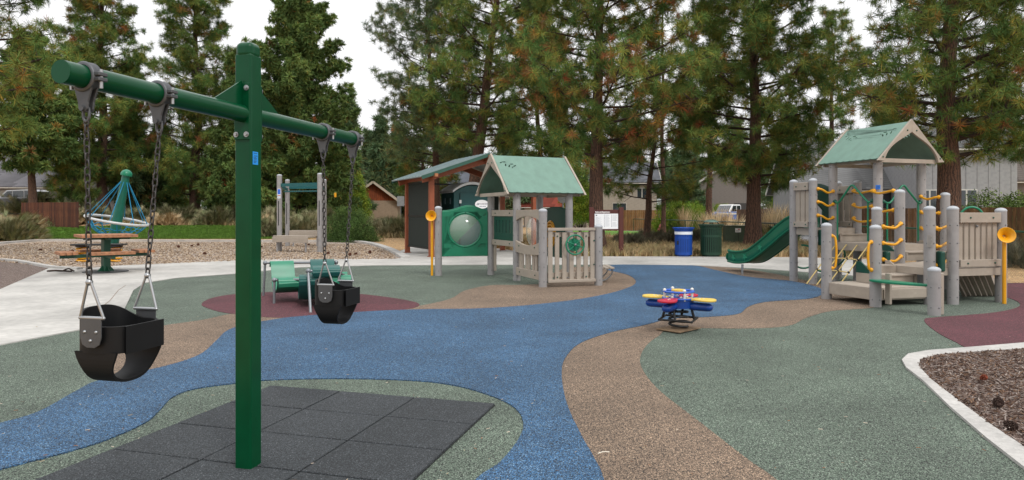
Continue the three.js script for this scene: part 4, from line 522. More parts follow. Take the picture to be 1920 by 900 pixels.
// ---------- roofed play structure ----------
{ const O = V(5.91, 0, -10.84), u = V(-.3245, 0, -.9986), v = V(1.084, 0, -.352), G = (i, j, y = 0) => O.clone().addScaledVector(u, i).addScaledVector(v, j).setY(y), uh = u.clone().normalize(), vh = v.clone().normalize();
  const t = thing('play_structure', 'roofed climbing structure with green slide, grey posts and yellow grab bars', 'play structure', [O.x, 0, O.z]);
  const W = (px, py) => { const g = gp(px, py); return V(g.x, 0, g.z); }, dx = (px, d) => V((px - 960) / FOC * d, 0, -d);
  const A = W(1488, 527), B = W(1524.5, 532), C = dx(1571, 15.7), D = W(1607.6, 528), E = dx(1562, 14.5), F = G(1, 0), Gp = G(2, 2), H = G(1, 1), I = G(0, 0), J = dx(1687, 12.3), K = G(2, 3.02), L = dx(1772, 13.4), M = dx(1743, 11.12), N = W(1751.5, 591), Q = W(1786.5, 570), P = W(1876.5, 566), Rr = G(3, 3);
  for (const [p, h] of [[A, 2.24], [B, 2.24], [C, 2.24], [D, 2.22], [F, 1.31], [H, 1.6], [I, 1.29], [J, 1.92], [L, 1.9], [M, 1.6], [N, .68], [Q, 1.6], [P, 1.57]]) roundPost(t, p, h); for (const p of [Gp, K, Rr, E]) roundPost(t, p, 2.62, { noCap: true });
  const rc = Gp.clone().add(K).add(Rr).add(E).multiplyScalar(.25); gableRoof(t, rc, uh.clone().negate(), v.length() / 2 + .24, .525 + .26, 2.6, 3.36, { leaves: [-1, 1] });
  const deck = (pts, y, th = .14) => part('deck', groundSheet(pts.map((p) => [p.x, -p.z]), y - th, { px: false, curved: false, h: th }), MAT.tan, t);
  deck([F, I, M, H], .3, .2); deck([M, Q, P, dx(1850, 12.7), L, J, H], .6, .12); deck([E, Gp, K, Rr], .9, .17); deck([A, B, E, D, C], 1.2, .15);
  const stair = (i0, i1, j0, j1, y0, y1) => { const st = sub('stair', t), im = (i0 + i1) / 2, ym = (y0 + y1) / 2, mk = (ia, ib, yb, yt) => [G(ia, j0), G(ia, j1), G(ib, j1), G(ib, j0)].map((p) => [p.x, -p.z]);
    part('step', groundSheet(mk(i0, im, y0, ym), y0 + .002, { px: false, curved: false, h: ym - y0 }), MAT.tan, st); part('step', groundSheet(mk(im + .004, i1, y0, y1), y0 + .002, { px: false, curved: false, h: y1 - y0 }), MAT.tan, st);
    part('tread', groundSheet(mk(i0 - .03, im + .02, 0, 0), ym + .003, { px: false, curved: false, h: .022 }), MAT.tan, st);
    for (const j of [j0, j1]) { const m = new THREE.Matrix4().makeBasis(uh, UP, V(-uh.z, 0, uh.x)); m.setPosition(G(i0 - .02, j + (j === j0 ? -.03 : .03), 0)); const Ls = (i1 - i0) * 1.05; part('stringer', inF(m, extr(shapeOf([[0, y0 + .004], [Ls, y0 + .004], [Ls, ym + .02], [0, ym + .02]]), .03)), MAT.tan, st); part('stringer', inF(m, extr(shapeOf([[Ls * .42, ym + .022], [Ls, ym + .022], [Ls, y1 + .07], [Ls * .86, y1 + .07]]), .03)), j === j0 ? MAT.greenDark : MAT.tan, st); } };
  stair(.28, .88, .48, 1.0, .3, .6); stair(1.35, 1.95, 2.0, 2.85, .6, .9); stair(3.03, 3.5, 2.1, 2.75, .9, 1.2);
  // slatted guards
  const guard = (a, b, y0, y1, n, o = {}) => { const m = frame(a, b), Lg = m.len, pn = sub('guard_panel', t); panelPiece('rail', pn, m, Lg - .16, .17, .05, Lg / 2, y1 - .085, .05); panelPiece('rail', pn, m, Lg - .16, .12, .06, Lg / 2, y0 + .06, .05); for (let i = 0; i < n; i++) panelPiece('slat', pn, m, o.w || .09, y1 - y0 - .1, .035, PR + .06 + (Lg - 2 * PR - .12) * i / (n - 1), (y0 + y1) / 2, 0); boltRow(pn, m, [[Lg * .28, y1 - .085, .08], [Lg * .75, y1 - .085, .08], [Lg * .22, y0 + .06, .085], [Lg * .78, y0 + .06, .085]]); return m; };
  guard(Q, P, .62, 1.53, 7); guard(A, B, 1.22, 2.2, 3, { w: .13 }); guard(C, D, 1.22, 2.15, 3, { w: .2 });
  { const m = frame(Q, P); panelPiece('fascia', t, m, m.len - .14, .13, .05, m.len / 2, .53, .03); part('peg', ball(.022, pt(m, m.len * .45, 1.3, .04), 8), MAT.stud, t); }
  { const m = frame(F, I); panelPiece('fascia', t, m, m.len - .16, .2, .045, m.len / 2, .2, .0); const n = frame(I, M); panelPiece('fascia', t, n, n.len - .2, .16, .045, n.len / 2 + .05, .2, 0); const g = frame(E, Gp); panelPiece('fascia', t, g, g.len - .16, .17, .045, g.len / 2, .82, 0); }
  // yellow grab bars
  const grab = (a, b, y, sag = .05, rise = .03) => { const m = frame(a, b), x0 = PR * .7, x1 = m.len - PR * .7, z = PR + .02, b2 = part('grab_bar', tube([pt(m, x0, y, z), pt(m, x0 + .06, y - sag * .3, z + .03), pt(m, (x0 + x1) / 2, y - sag + rise * .5, z + .05), pt(m, x1 - .06, y + rise - sag * .2, z + .03), pt(m, x1, y + rise, z)], .0225, 18, 8), MAT.yellow, t); for (const [x, yy] of [[x0, y], [x1, y + rise]]) part('end_ball', ball(.04, pt(m, x, yy, z - .02), 10), MAT.yellow, b2); };
  for (const y of [2.05, 1.77, 1.48]) grab(B, E, y, .06, -.05); for (const y of [2.03, 1.72, 1.42]) grab(D, Gp, y, .05, -.05); for (const y of [1.98, 1.62, 1.3]) grab(Gp, J, y, .05, -.04);
  for (const y of [1.36, 1.06, .76]) grab(H, J, y - .08, .05, .05); for (const y of [1.87, 1.55, 1.22]) grab(K, L, y, .05, -.02); for (const y of [1.22, .92, .6]) grab(M, L, y + .05, .03, .12);
  const handle = (p, y0, y1, a) => { const o = V(Math.cos(a), 0, Math.sin(a)), q = (r, y) => V(p.x + o.x * r, y, p.z + o.z * r), h = part('grab_handle', tube([q(PR, y0), q(PR + .05, y0 + .03), q(PR + .07, (y0 + y1) / 2), q(PR + .05, y1 - .03), q(PR, y1)], .02, 20, 8), MAT.yellow, t); for (const y of [y0, y1]) part('end_ball', ball(.036, q(PR, y), 8), MAT.yellow, h); };
  handle(F, .55, 1.12, .5); handle(I, .6, 1.05, 2.8);
  // green arched hand rails on the roof deck
  const archRail = (a, b, y) => { const m = frame(a, b), l = m.len, r = part('hand_rail', [tube([pt(m, PR, y, .06), pt(m, l * .2, y - .02, .08), pt(m, l * .36, y + .18, .08), pt(m, l * .5, y + .33, .08), pt(m, l * .64, y + .2, .08), pt(m, l * .85, y - .02, .08), pt(m, l - PR, y, .06)], .021, 40, 8), rod(pt(m, PR + .08, y - .02, .07), pt(m, PR + .08, .95, .07), .019, 8), rod(pt(m, l - PR - .08, y - .02, .07), pt(m, l - PR - .08, .95, .07), .019, 8)], MAT.greenPipe, t); part('clamp', [ball(.045, pt(m, PR, y, .05), 8), ball(.045, pt(m, l - PR, y, .05), 8)], MAT.bolt, r, { stuff: true }); };
  archRail(E, Gp, 1.78); archRail(Gp, K, 1.76);
  // small green activity boxes fixed to posts
  for (const [p, y] of [[B, 1.0], [M, .72], [H, .66]]) { const c = p.clone().add(V(.15, 0, .05)); part('activity_box', rbox(.08, .34, .16, .03, c.x, y, c.z), MAT.greenDark, t); }
  { const s = canv(64, 64, (g) => { g.fillStyle = '#1d6fd0'; g.fillRect(0, 0, 64, 64); g.fillStyle = '#0c2c66'; g.fillRect(10, 14, 40, 7); g.fillRect(10, 30, 44, 7); g.fillRect(10, 46, 30, 7); }); const q = new THREE.PlaneGeometry(.085, .085).rotateY(-.45); part('sticker', q.translate(Gp.x - .045, 2.05, Gp.z + PR + .004), mat(0xffffff, .5, { map: s }), t, { keepUV: true, label: 'blue sticker on the roof post' }); const w = canv(64, 128, (g) => { g.fillStyle = '#8f8b86'; g.fillRect(0, 0, 64, 128); g.fillStyle = '#6f6b68'; for (let i = 0; i < 9; i++) g.fillRect(8, 10 + i * 13, 30 + (i * 13) % 18, 5); }); const q2 = new THREE.PlaneGeometry(.085, .2).rotateY(-.5); part('sticker', q2.translate(M.x - .05, 1.06, M.z + PR + .004), mat(0xffffff, .6, { map: w }), t, { keepUV: true, label: 'faded grey notice sticker' }); }
  // half round bench between the front post and the short post
  { const m = frame(I, N), l = m.len, s = new THREE.Shape(); s.moveTo(0, -.06); s.lineTo(l, -.06); s.quadraticCurveTo(l * .5, .34, 0, .14); s.closePath(); const g = extr(s, .035, .008).rotateX(PI / 2).translate(0, .45, .0); part('bench_seat', inF(m, g), MAT.green, t); panelPiece('bench_stile', t, m, .09, .5, .05, .14, .3, -.12); const st = frame(N, N.clone().add(vh)); panelPiece('bench_stile', t, st, .1, .62, .06, .15, .31, -.03); }
  // cargo net climber
  { const n = sub('rope_climber', t), rope = mat(0xc9b277, .9), m = frame(E, Gp), out = vh.clone().negate(), tops = [.12, .36, .6, .84].map((k) => pt(m, m.len * k, .86, .06)), bots = tops.map((p) => p.clone().addScaledVector(out, .78).setY(.03)); tops.forEach((p, i) => part('rope', rod(p, bots[i], .014, 6), rope, n));
    for (const f of [.34, .64]) { part('cross_rope', tube(tops.map((p, i) => p.clone().lerp(bots[i], f + .02 * Math.sin(i * 3))), .013, 20, 6), rope, n); tops.forEach((p, i) => part('knot', ball(.028, p.clone().lerp(bots[i], f + .02 * Math.sin(i * 3)), 6), MAT.black, n)); } }
  // loop ladder under the slide tower
  for (const [px, d, y] of [[1506, 15, .55], [1560, 15, .6], [1545, 14.6, .5]]) { const c = dx(px, d); part('loop_rung', new THREE.TorusGeometry(.26, .02, 6, 24, PI * 1.25).rotateZ(-2.2).rotateY(-.5).translate(c.x, y, c.z), MAT.greenPipe, t); }
  // main slide
  const chute = (name, pts, w, hgt, mt, lip) => { const c = new THREE.CatmullRomCurve3(pts, false, 'centripetal'), n = 40, prof = []; for (let i = 0; i <= 14; i++) { const s = i / 14 * 2 - 1, a = Math.abs(s); prof.push([s < 0 ? -w / 2 * Math.min(1, a * 1.35) : w / 2 * Math.min(1, a * 1.35), a > .68 ? hgt * Math.pow((a - .68) / .32, 1.1) : 0]); }
    const full = [...prof, ...prof.slice().reverse().map(([x, y]) => [x * 1.08, y - .03])], Pp = [], In = [], k = full.length; const lips = [[], []];
    for (let i = 0; i <= n; i++) { const p = c.getPoint(i / n), tg = c.getTangent(i / n), sd = V(-tg.z, 0, tg.x).normalize(), up = V(0, 0, 0).crossVectors(sd, tg).normalize(); if (up.y < 0) up.negate(); for (let j = 0; j <= k; j++) { const [x, y] = full[j % k]; const q = p.clone().addScaledVector(sd, x).addScaledVector(up, y); Pp.push(q.x, q.y, q.z); } lips.forEach((l, s) => l.push(p.clone().addScaledVector(sd, (s ? 1 : -1) * w / 2 * 1.04).addScaledVector(up, hgt))); }
    for (let i = 0; i < n; i++) for (let j = 0; j < k; j++) { const a = i * (k + 1) + j, b = a + k + 1; In.push(a, a + 1, b, b, a + 1, b + 1); } const g = new THREE.BufferGeometry(); g.setAttribute('position', new THREE.Float32BufferAttribute(Pp, 3)); g.setIndex(In); const f = g.toNonIndexed(); f.computeVertexNormals(); f.setAttribute('uv', new THREE.Float32BufferAttribute(new Float32Array(Pp.length * 9), 2)); 
    const fg = new THREE.BufferGeometry(); fg.setAttribute('position', f.attributes.position); fg.setAttribute('normal', f.attributes.normal); fg.setAttribute('uv', new THREE.Float32BufferAttribute(new Float32Array(f.attributes.position.count * 2), 2)); g.computeVertexNormals();
    const sm = g.toNonIndexed(); sm.setAttribute('uv', new THREE.Float32BufferAttribute(new Float32Array(sm.attributes.position.count * 2), 2)); const s = part(name, sm, mt, t); lips.forEach((l) => part('slide_lip', tube(l, lip, 50, 8), mt, s)); return { s, c }; };
  { const st = A.clone().lerp(C, .3).setY(1.2), ex = gp(1386, 508), e = V(ex.x, .24, ex.z), dr = e.clone().sub(st).setY(0), Ls = dr.length(); dr.normalize(); const q = (s, y) => st.clone().addScaledVector(dr, Ls * s).setY(y);
    const { s, c } = chute('slide', [q(-.05, 1.2), q(.08, 1.19), q(.22, 1.02), q(.4, .74), q(.58, .48), q(.72, .32), q(.86, .26), q(.97, .25), q(1.06, .27)], .46, .27, MAT.slide, .034); const near = [0, 1].map((k) => Array.from({ length: 41 }, (_, i) => { const p = c.getPoint(i / 40), tg = c.getTangent(i / 40), sv = V(-tg.z, 0, tg.x).normalize().multiplyScalar(k ? 1 : -1), up = V(0, 0, 0).crossVectors(sv, tg).normalize(); if (up.y < 0) up.negate(); return p.addScaledVector(sv, .24).addScaledVector(up, -.01); })); near.forEach((l) => part('slide_rib', tube(l, .03, 50, 8), MAT.slide, s));
    const endT = c.getTangent(1), sd = V(-endT.z, 0, endT.x).normalize(), ep = c.getPoint(1); part('slide_lip', tube([ep.clone().addScaledVector(sd, -.24).add(V(0, .19, 0)), ep.clone().addScaledVector(sd, -.22).add(V(0, .05, 0)).addScaledVector(dr, .05), ep.clone().addScaledVector(dr, .09), ep.clone().addScaledVector(sd, .22).add(V(0, .05, 0)).addScaledVector(dr, .05), ep.clone().addScaledVector(sd, .24).add(V(0, .19, 0))], .036, 24, 8), MAT.slide, s);
    for (const u of [.45, .66, .86]) { const p = c.getPoint(u), tg = c.getTangent(u), sdv = V(-tg.z, 0, tg.x).normalize(), sh = new THREE.Shape(); for (let i = 0; i < 10; i++) { const a = i * PI / 5 + .3, r = i % 2 ? .042 : .1; i ? sh.lineTo(Math.cos(a) * r, Math.sin(a) * r) : sh.moveTo(Math.cos(a) * r, Math.sin(a) * r); } sh.closePath(); const up = V(0, 0, 0).crossVectors(sdv, tg).normalize(); if (up.y < 0) up.negate(); if (sdv.z < 0) sdv.negate(); const m = new THREE.Matrix4().makeBasis(tg, V(0, 0, 0).crossVectors(sdv, tg), sdv); m.setPosition(p.clone().addScaledVector(up, .12).addScaledVector(sdv, .247)); part('star', inF(m, extr(sh, .014, .004)), plastic(0x1d8a68, .35), s); }
    const fp = gp(1392, 515); part('slide_foot', cyl(.03, .03, .26, fp.x, 0, fp.z, 8), MAT.steel, s);
    // arched green hood at the slide mouth
    const m = frame(A, C), h = new THREE.Shape(); h.moveTo(PR, 1.2); h.lineTo(PR, 2.0); h.quadraticCurveTo(m.len / 2, 2.42, m.len - PR, 2.0); h.lineTo(m.len - PR, 1.2); h.lineTo(m.len * .62, 1.2); h.lineTo(m.len * .62, 1.6); h.quadraticCurveTo(m.len * .35, 1.98, PR + .1, 1.6); h.lineTo(PR + .1, 1.2); h.closePath(); part('slide_hood', inF(m, extr(h, .05, .008)), MAT.greenDark, t); }
  // small second slide and the ribbed ramp climber behind the fence panel
  { const a = dx(1800, 12.4), b = dx(1900, 14.4); chute('small_slide', [0, .2, .45, .7, .9, 1].map((s, i) => dx(1803, 12.5).lerp(dx(1800, 13.9), s).setY([.62, .58, .4, .22, .14, .14][i])), .42, .16, MAT.green, .028);
    const top = [P.clone().add(V(-.62, .56, -.35)), P.clone().add(V(.02, .56, -.35))], bot = [P.clone().add(V(-.1, .02, -.75)), P.clone().add(V(.52, .02, -.78))], rp = sub('ramp_climber', t), slab = (a0, a1, b1, b0, off) => { const n = V(0, 0, 0).crossVectors(a1.clone().sub(a0), b0.clone().sub(a0)).normalize(); if (n.y < 0) n.negate(); };
    for (let i = 0; i < 6; i++) { const f = (i + .5) / 6, p = top[0].clone().lerp(top[1], f), q = bot[0].clone().lerp(bot[1], f); part('ramp_board', bar(p, q, .098, .04), MAT.tan, rp); } part('ramp_stringer', [bar(top[0], bot[0], .05, .09), bar(top[1], bot[1], .05, .09)], MAT.tan, rp, { stuff: true });
    part('hoop', new THREE.TorusGeometry(.19, .022, 8, 24, PI).rotateY(-.3).translate(dx(1822, 12.9).x, 1.45, -12.9), MAT.greenPipe, t); }
  talkTube('yellow talk tube at the slatted fence end of the roofed play structure', V(8.27, 0, -11.2), 1.1, V(-.35, .25, 1)); }

// ---------- wave seats on the maroon circle ----------
{ const lt = plastic(0x2f8769, .38), dk = plastic(0x155a54, .38), t0 = gp(540, 562), t = thing('wave_seat', 'low green wave-shaped rocking seats slung on a grey pipe frame', 'play seat', [t0.x, 0, t0.z]);
  const sling = (name, back, front, dip, w, mt) => { // back, front: mid points of the two pipes; w: width along the pipes
    const dirf = front.clone().sub(back).setY(0).normalize(), sd = V(-dirf.z, 0, dirf.x), Lh = front.clone().sub(back).setY(0).length(), pts = []; const N = 30; const q = (s, y) => back.clone().addScaledVector(dirf, s * Lh).setY(y);
    const prof = [q(-.08, back.y - .05), q(-.04, back.y + .035), q(.05, back.y + .045), q(.12, back.y - .02), q(.24, (back.y + dip) / 2 - .02), q(.42, dip + .02), q(.58, dip), q(.74, dip + .03), q(.9, (front.y + dip) / 2), q(.97, front.y + .03), q(1.05, front.y + .045), q(1.12, front.y - .01), q(1.1, front.y - .1)];
    const c = new THREE.CatmullRomCurve3(prof, false, 'centripetal').getPoints(48), P = [], I = []; c.forEach((p, i) => { const a = c[Math.max(0, i - 1)], b = c[Math.min(48, i + 1)], tg = b.clone().sub(a).normalize(), n = V(0, 0, 0).crossVectors(sd, tg).normalize(); for (const [k, o] of [[-1, 0], [1, 0], [1, -.028], [-1, -.028], [-1, 0]]) { const r = p.clone().addScaledVector(sd, k * w / 2).addScaledVector(n, o * (n.y < 0 ? -1 : 1)); P.push(r.x, r.y, r.z); } }); for (let i = 0; i < 48; i++) for (let j = 0; j < 4; j++) { const a = i * 5 + j, b = a + 5; I.push(a, b, a + 1, b, b + 1, a + 1); } const g = new THREE.BufferGeometry(); g.setAttribute('position', new THREE.Float32BufferAttribute(P, 3)); g.setIndex(I); g.setAttribute('uv', new THREE.Float32BufferAttribute(new Float32Array(P.length / 3 * 2), 2)); g.computeVertexNormals(); return part(name, g, mt, t); };
  sling('seat', at(528, 494, 12.1), at(544, 524.5, 11.25), .17, .4, lt); sling('seat', at(604, 491, 12.3), at(611, 503, 10.7), .14, .42, dk); sling('seat', at(574, 528, 11.7), at(578, 520, 10.6), .12, .28, dk); sling('seat', at(634, 515, 11.4), at(640, 521, 10.7), .2, .3, lt);
  const bl = at(497, 493, 12.25), br = at(630, 492, 12.4), fl = at(514.5, 525, 11.2), fm = at(578, 508, 10.45), fr = at(636, 511, 10.6), fr2 = at(652, 521, 11);
  const foot = (p, px, py) => { const g = gp(px, py); part('leg', rod(p, V(g.x, 0, g.z), .022, 10), MAT.pipe, t); };
  foot(bl, 494, 555); foot(fl, 514, 569.5); foot(fm, 582.5, 586.5); foot(br, 634, 556); foot(fr, 637, 578); foot(fr2, 655, 566);
  for (const [a, b] of [[bl, br], [fl, at(570, 524, 11.2)], [fm, fr], [fr, fr2]]) { const p = part('pipe', rod(a, b, .022, 10), MAT.pipe, t); part('pipe_fitting', [ball(.042, a, 10), ball(.042, b, 10)], MAT.pipe, p, { stuff: true }); } }

// ---------- picnic table ----------
{ const g = gp(198.5, 510.5), c = V(g.x, 0, g.z), s = g.d / FOC, t = thing('picnic_table', 'pedestal picnic table with terracotta plank top and seats on a green frame', 'table', [c.x, 0, c.z]);
  const gr = plastic(0x0e4a34, .4), pl = mat(0xc08a66, .7, { map: MAT.woodTex }), yaw = .72, X = V(Math.cos(yaw), 0, -Math.sin(yaw)), Z = V(Math.sin(yaw), 0, Math.cos(yaw)), at2 = (a, b, y) => c.clone().addScaledVector(X, a).addScaledVector(Z, b).setY(y);
  part('base_plate', cyl(.52, .52, .016, c.x, .016, c.z, 28), MAT.cast, t); part('pedestal', rbox(.17, .86, .17, .02, c.x, .45, c.z, yaw + .3), gr, t);
  for (let i = 0; i < 4; i++) { const a = yaw + .3 + i * PI / 2, d = V(Math.cos(a), 0, -Math.sin(a)); part('foot_gusset', inF(new THREE.Matrix4().makeBasis(d, UP, V(-d.z, 0, d.x)).setPosition(c.x + d.x * .08, .03, c.z + d.z * .08), extr(shapeOf([[0, 0], [.13, 0], [0, .16]]), .02)), gr, t); }
  const boards = (mx, mz, y, L, n, w) => { for (let i = 0; i < n; i++) { const p = at2(mx, mz + (i - (n - 1) / 2) * w, y); piece('plank', slat(L, .075, w - .008), pl, t, p, [0, yaw, 0]); } };
  boards(0, 0, .95, 1.24, 9, .138); part('top_frame', [bar(at2(-.5, 0, .88), at2(.5, 0, .88), .08, .06), bar(at2(0, -.5, .88), at2(0, .5, .88), .08, .06), bar(at2(-.45, -.45, .885), at2(.45, .45, .885), .08, .05)], gr, t, { stuff: true });
  for (const [a, b] of [[1, 0], [-1, 0], [0, 1], [0, -1]]) { part('arm', bar(at2(a * .08, b * .08, .44), at2(a * 1.0, b * 1.0, .44), .07, .09), gr, t); for (let i = 0; i < 3; i++) { const o = .86 + (i - 1) * .13, p = at2(a * o, b * o, .53); piece('plank', slat(.95, .07, .122), pl, t, p, [0, yaw + (a ? PI / 2 : 0), 0]); } part('seat_bracket', bar(at2(a * .86 - b * .3, b * .86 + a * .3, .47), at2(a * .86 + b * .3, b * .86 - a * .3, .47), .1, .03), gr, t); } }

// ---------- tilted net spinner, spring platform, pull-up bars ----------
{ const g = gp(209, 468), c = V(g.x, 0, g.z), k = g.d / FOC, t = thing('net_spinner', 'tilted teal mast spinner with white ring and blue rope net', 'spinner', [c.x, 0, c.z]), teal = plastic(0x0f6b58, .35), rope = mat(0x1c7fa6, .8), white = plastic(0xd6d8d8, .3);
  const top = V(c.x + 28 * k, EYE + 76 * k, c.z), dir = top.clone().sub(c).normalize(), side = V(dir.y, -dir.x, 0), dep = V(0, 0, -1), RC = c.clone().addScaledVector(dir, (EYE - 10 * k)), R = 52 * k, ringP = (a, r = R, h = 0) => RC.clone().addScaledVector(side, Math.cos(a) * r).addScaledVector(dep, Math.sin(a) * r).addScaledVector(dir, h);
  part('mast', rod(c, top, .24, 16, .15), teal, t); part('mast_cap', new THREE.SphereGeometry(.23, 18, 10, 0, 2 * PI, 0, PI * .55).applyQuaternion(qTo(dir)).translate(top.x, top.y - .04, top.z), plastic(0x12805f, .35), t);
  part('ring', new THREE.TorusGeometry(R, .055, 8, 60).rotateX(PI / 2).applyQuaternion(qTo(dir)).translate(RC.x, RC.y, RC.z), white, t);
  for (let i = 0; i < 8; i++) part('stay_rope', rod(top.clone().addScaledVector(dir, -.12), ringP(i * PI / 4 + .3), .018, 6), rope, t);
  const net = sub('rope_net', t); for (let i = 0; i < 12; i++) { const a = i * PI / 6; part('radial_rope', tube([ringP(a), ringP(a + .08, R * .78, -.36), ringP(a + .14, R * .5, -.62), ringP(a, .2, -.78)], .022, 14, 5), rope, net); } for (const [r, h] of [[.8, -.34], [.55, -.58], [.32, -.72]]) part('hoop_rope', tube(Array.from({ length: 24 }, (_, i) => ringP(i * PI / 12, R * r, h + (i % 2) * .06)), .02, 60, 5, true), rope, net); }
{ const c = V(onGround(186, 21).x, 0, -21), t = thing('spring_platform', 'black balance board on two orange coil springs behind the picnic table', 'balance board', [c.x, 0, c.z]); part('board', rbox(1.5, .05, .5, .02, c.x, .55, c.z, .1), MAT.black, t);
  for (const s of [-1, 1]) { const h = []; for (let i = 0; i <= 60; i++) { const u = i / 60, a = u * 5 * 2 * PI; h.push(V(c.x + s * .52 + Math.cos(a) * .17, .03 + u * .44, c.z + Math.sin(a) * .17)); } const sp = part('coil_spring', tube(h, .026, 120, 7), MAT.yellow, t); part('spring_clamp', cyl(.2, .2, .05, c.x + s * .52, .475, c.z, 16), MAT.black, sp); } }
{ const p = [gp(524, 470.7), gp(539, 462), gp(600, 473), gp(608, 462.5)].map((g) => V(g.x, 0, g.z)), t = thing('pull_up_bars', 'four grey posts carrying teal pull-up bars and two low benches', 'exercise bars', [p[0].x, 0, p[0].z]), teal = plastic(0x0f5f62, .4);
  p.forEach((q) => { const m = part('post', cyl(.105, .105, 3.1, q.x, 0, q.z, 18), MAT.post, t); part('cap', domeG(.105).translate(q.x, 3.1, q.z), MAT.postCap, m); part('slot', box(.03, 1.0, .02, q.x, 1.55, q.z + .105), MAT.black, m); });
  for (const [a, b, y] of [[0, 2, 2.7], [1, 3, 2.76], [0, 1, 2.66], [2, 3, 2.66]]) part('bar', bar(p[a].clone().setY(y), p[b].clone().setY(y), .07, .13), teal, t); part('bar', rod(p[0].clone().lerp(p[1], .5).setY(2.5), p[2].clone().lerp(p[3], .5).setY(2.5), .03, 8), teal, t); part('tag', rbox(.1, .2, .06, .02, (p[0].x + p[2].x) / 2 + .8, 2.35, p[0].z - 2), MAT.yellow, t);
  const bench = (a, b, y, off) => { const m = frame(a, b), l = m.len, bn = sub('bench', t); panelPiece('bench_top', bn, m, l - .3, .07, .45, l / 2, y, off); panelPiece('bench_apron', bn, m, l - .3, .2, .05, l / 2, y - .13, off + .23); for (const x of [.32, l - .32]) part('bench_leg', cyl(.04, .04, y - .1, pt(m, x, 0, off + .15).x, 0, pt(m, x, 0, off + .15).z, 8), MAT.post, bn); }; bench(p[0], p[2], .62, .3); bench(p[1], p[3], .72, -.1);
  const s = canv(64, 160, (g) => { g.fillStyle = '#d9dee6'; g.fillRect(0, 0, 64, 160); g.fillStyle = '#2a63c9'; g.fillRect(6, 8, 52, 84); g.fillStyle = '#b8482f'; g.fillRect(6, 106, 52, 12); g.fillStyle = '#9aa4b0'; for (let i = 0; i < 3; i++) g.fillRect(8, 126 + i * 10, 44, 4); }); part('sticker', new THREE.PlaneGeometry(.13, .4).translate(p[0].x + .02, 2.35, p[0].z + .109), mat(0xffffff, .5, { map: s }), t, { keepUV: true }); }

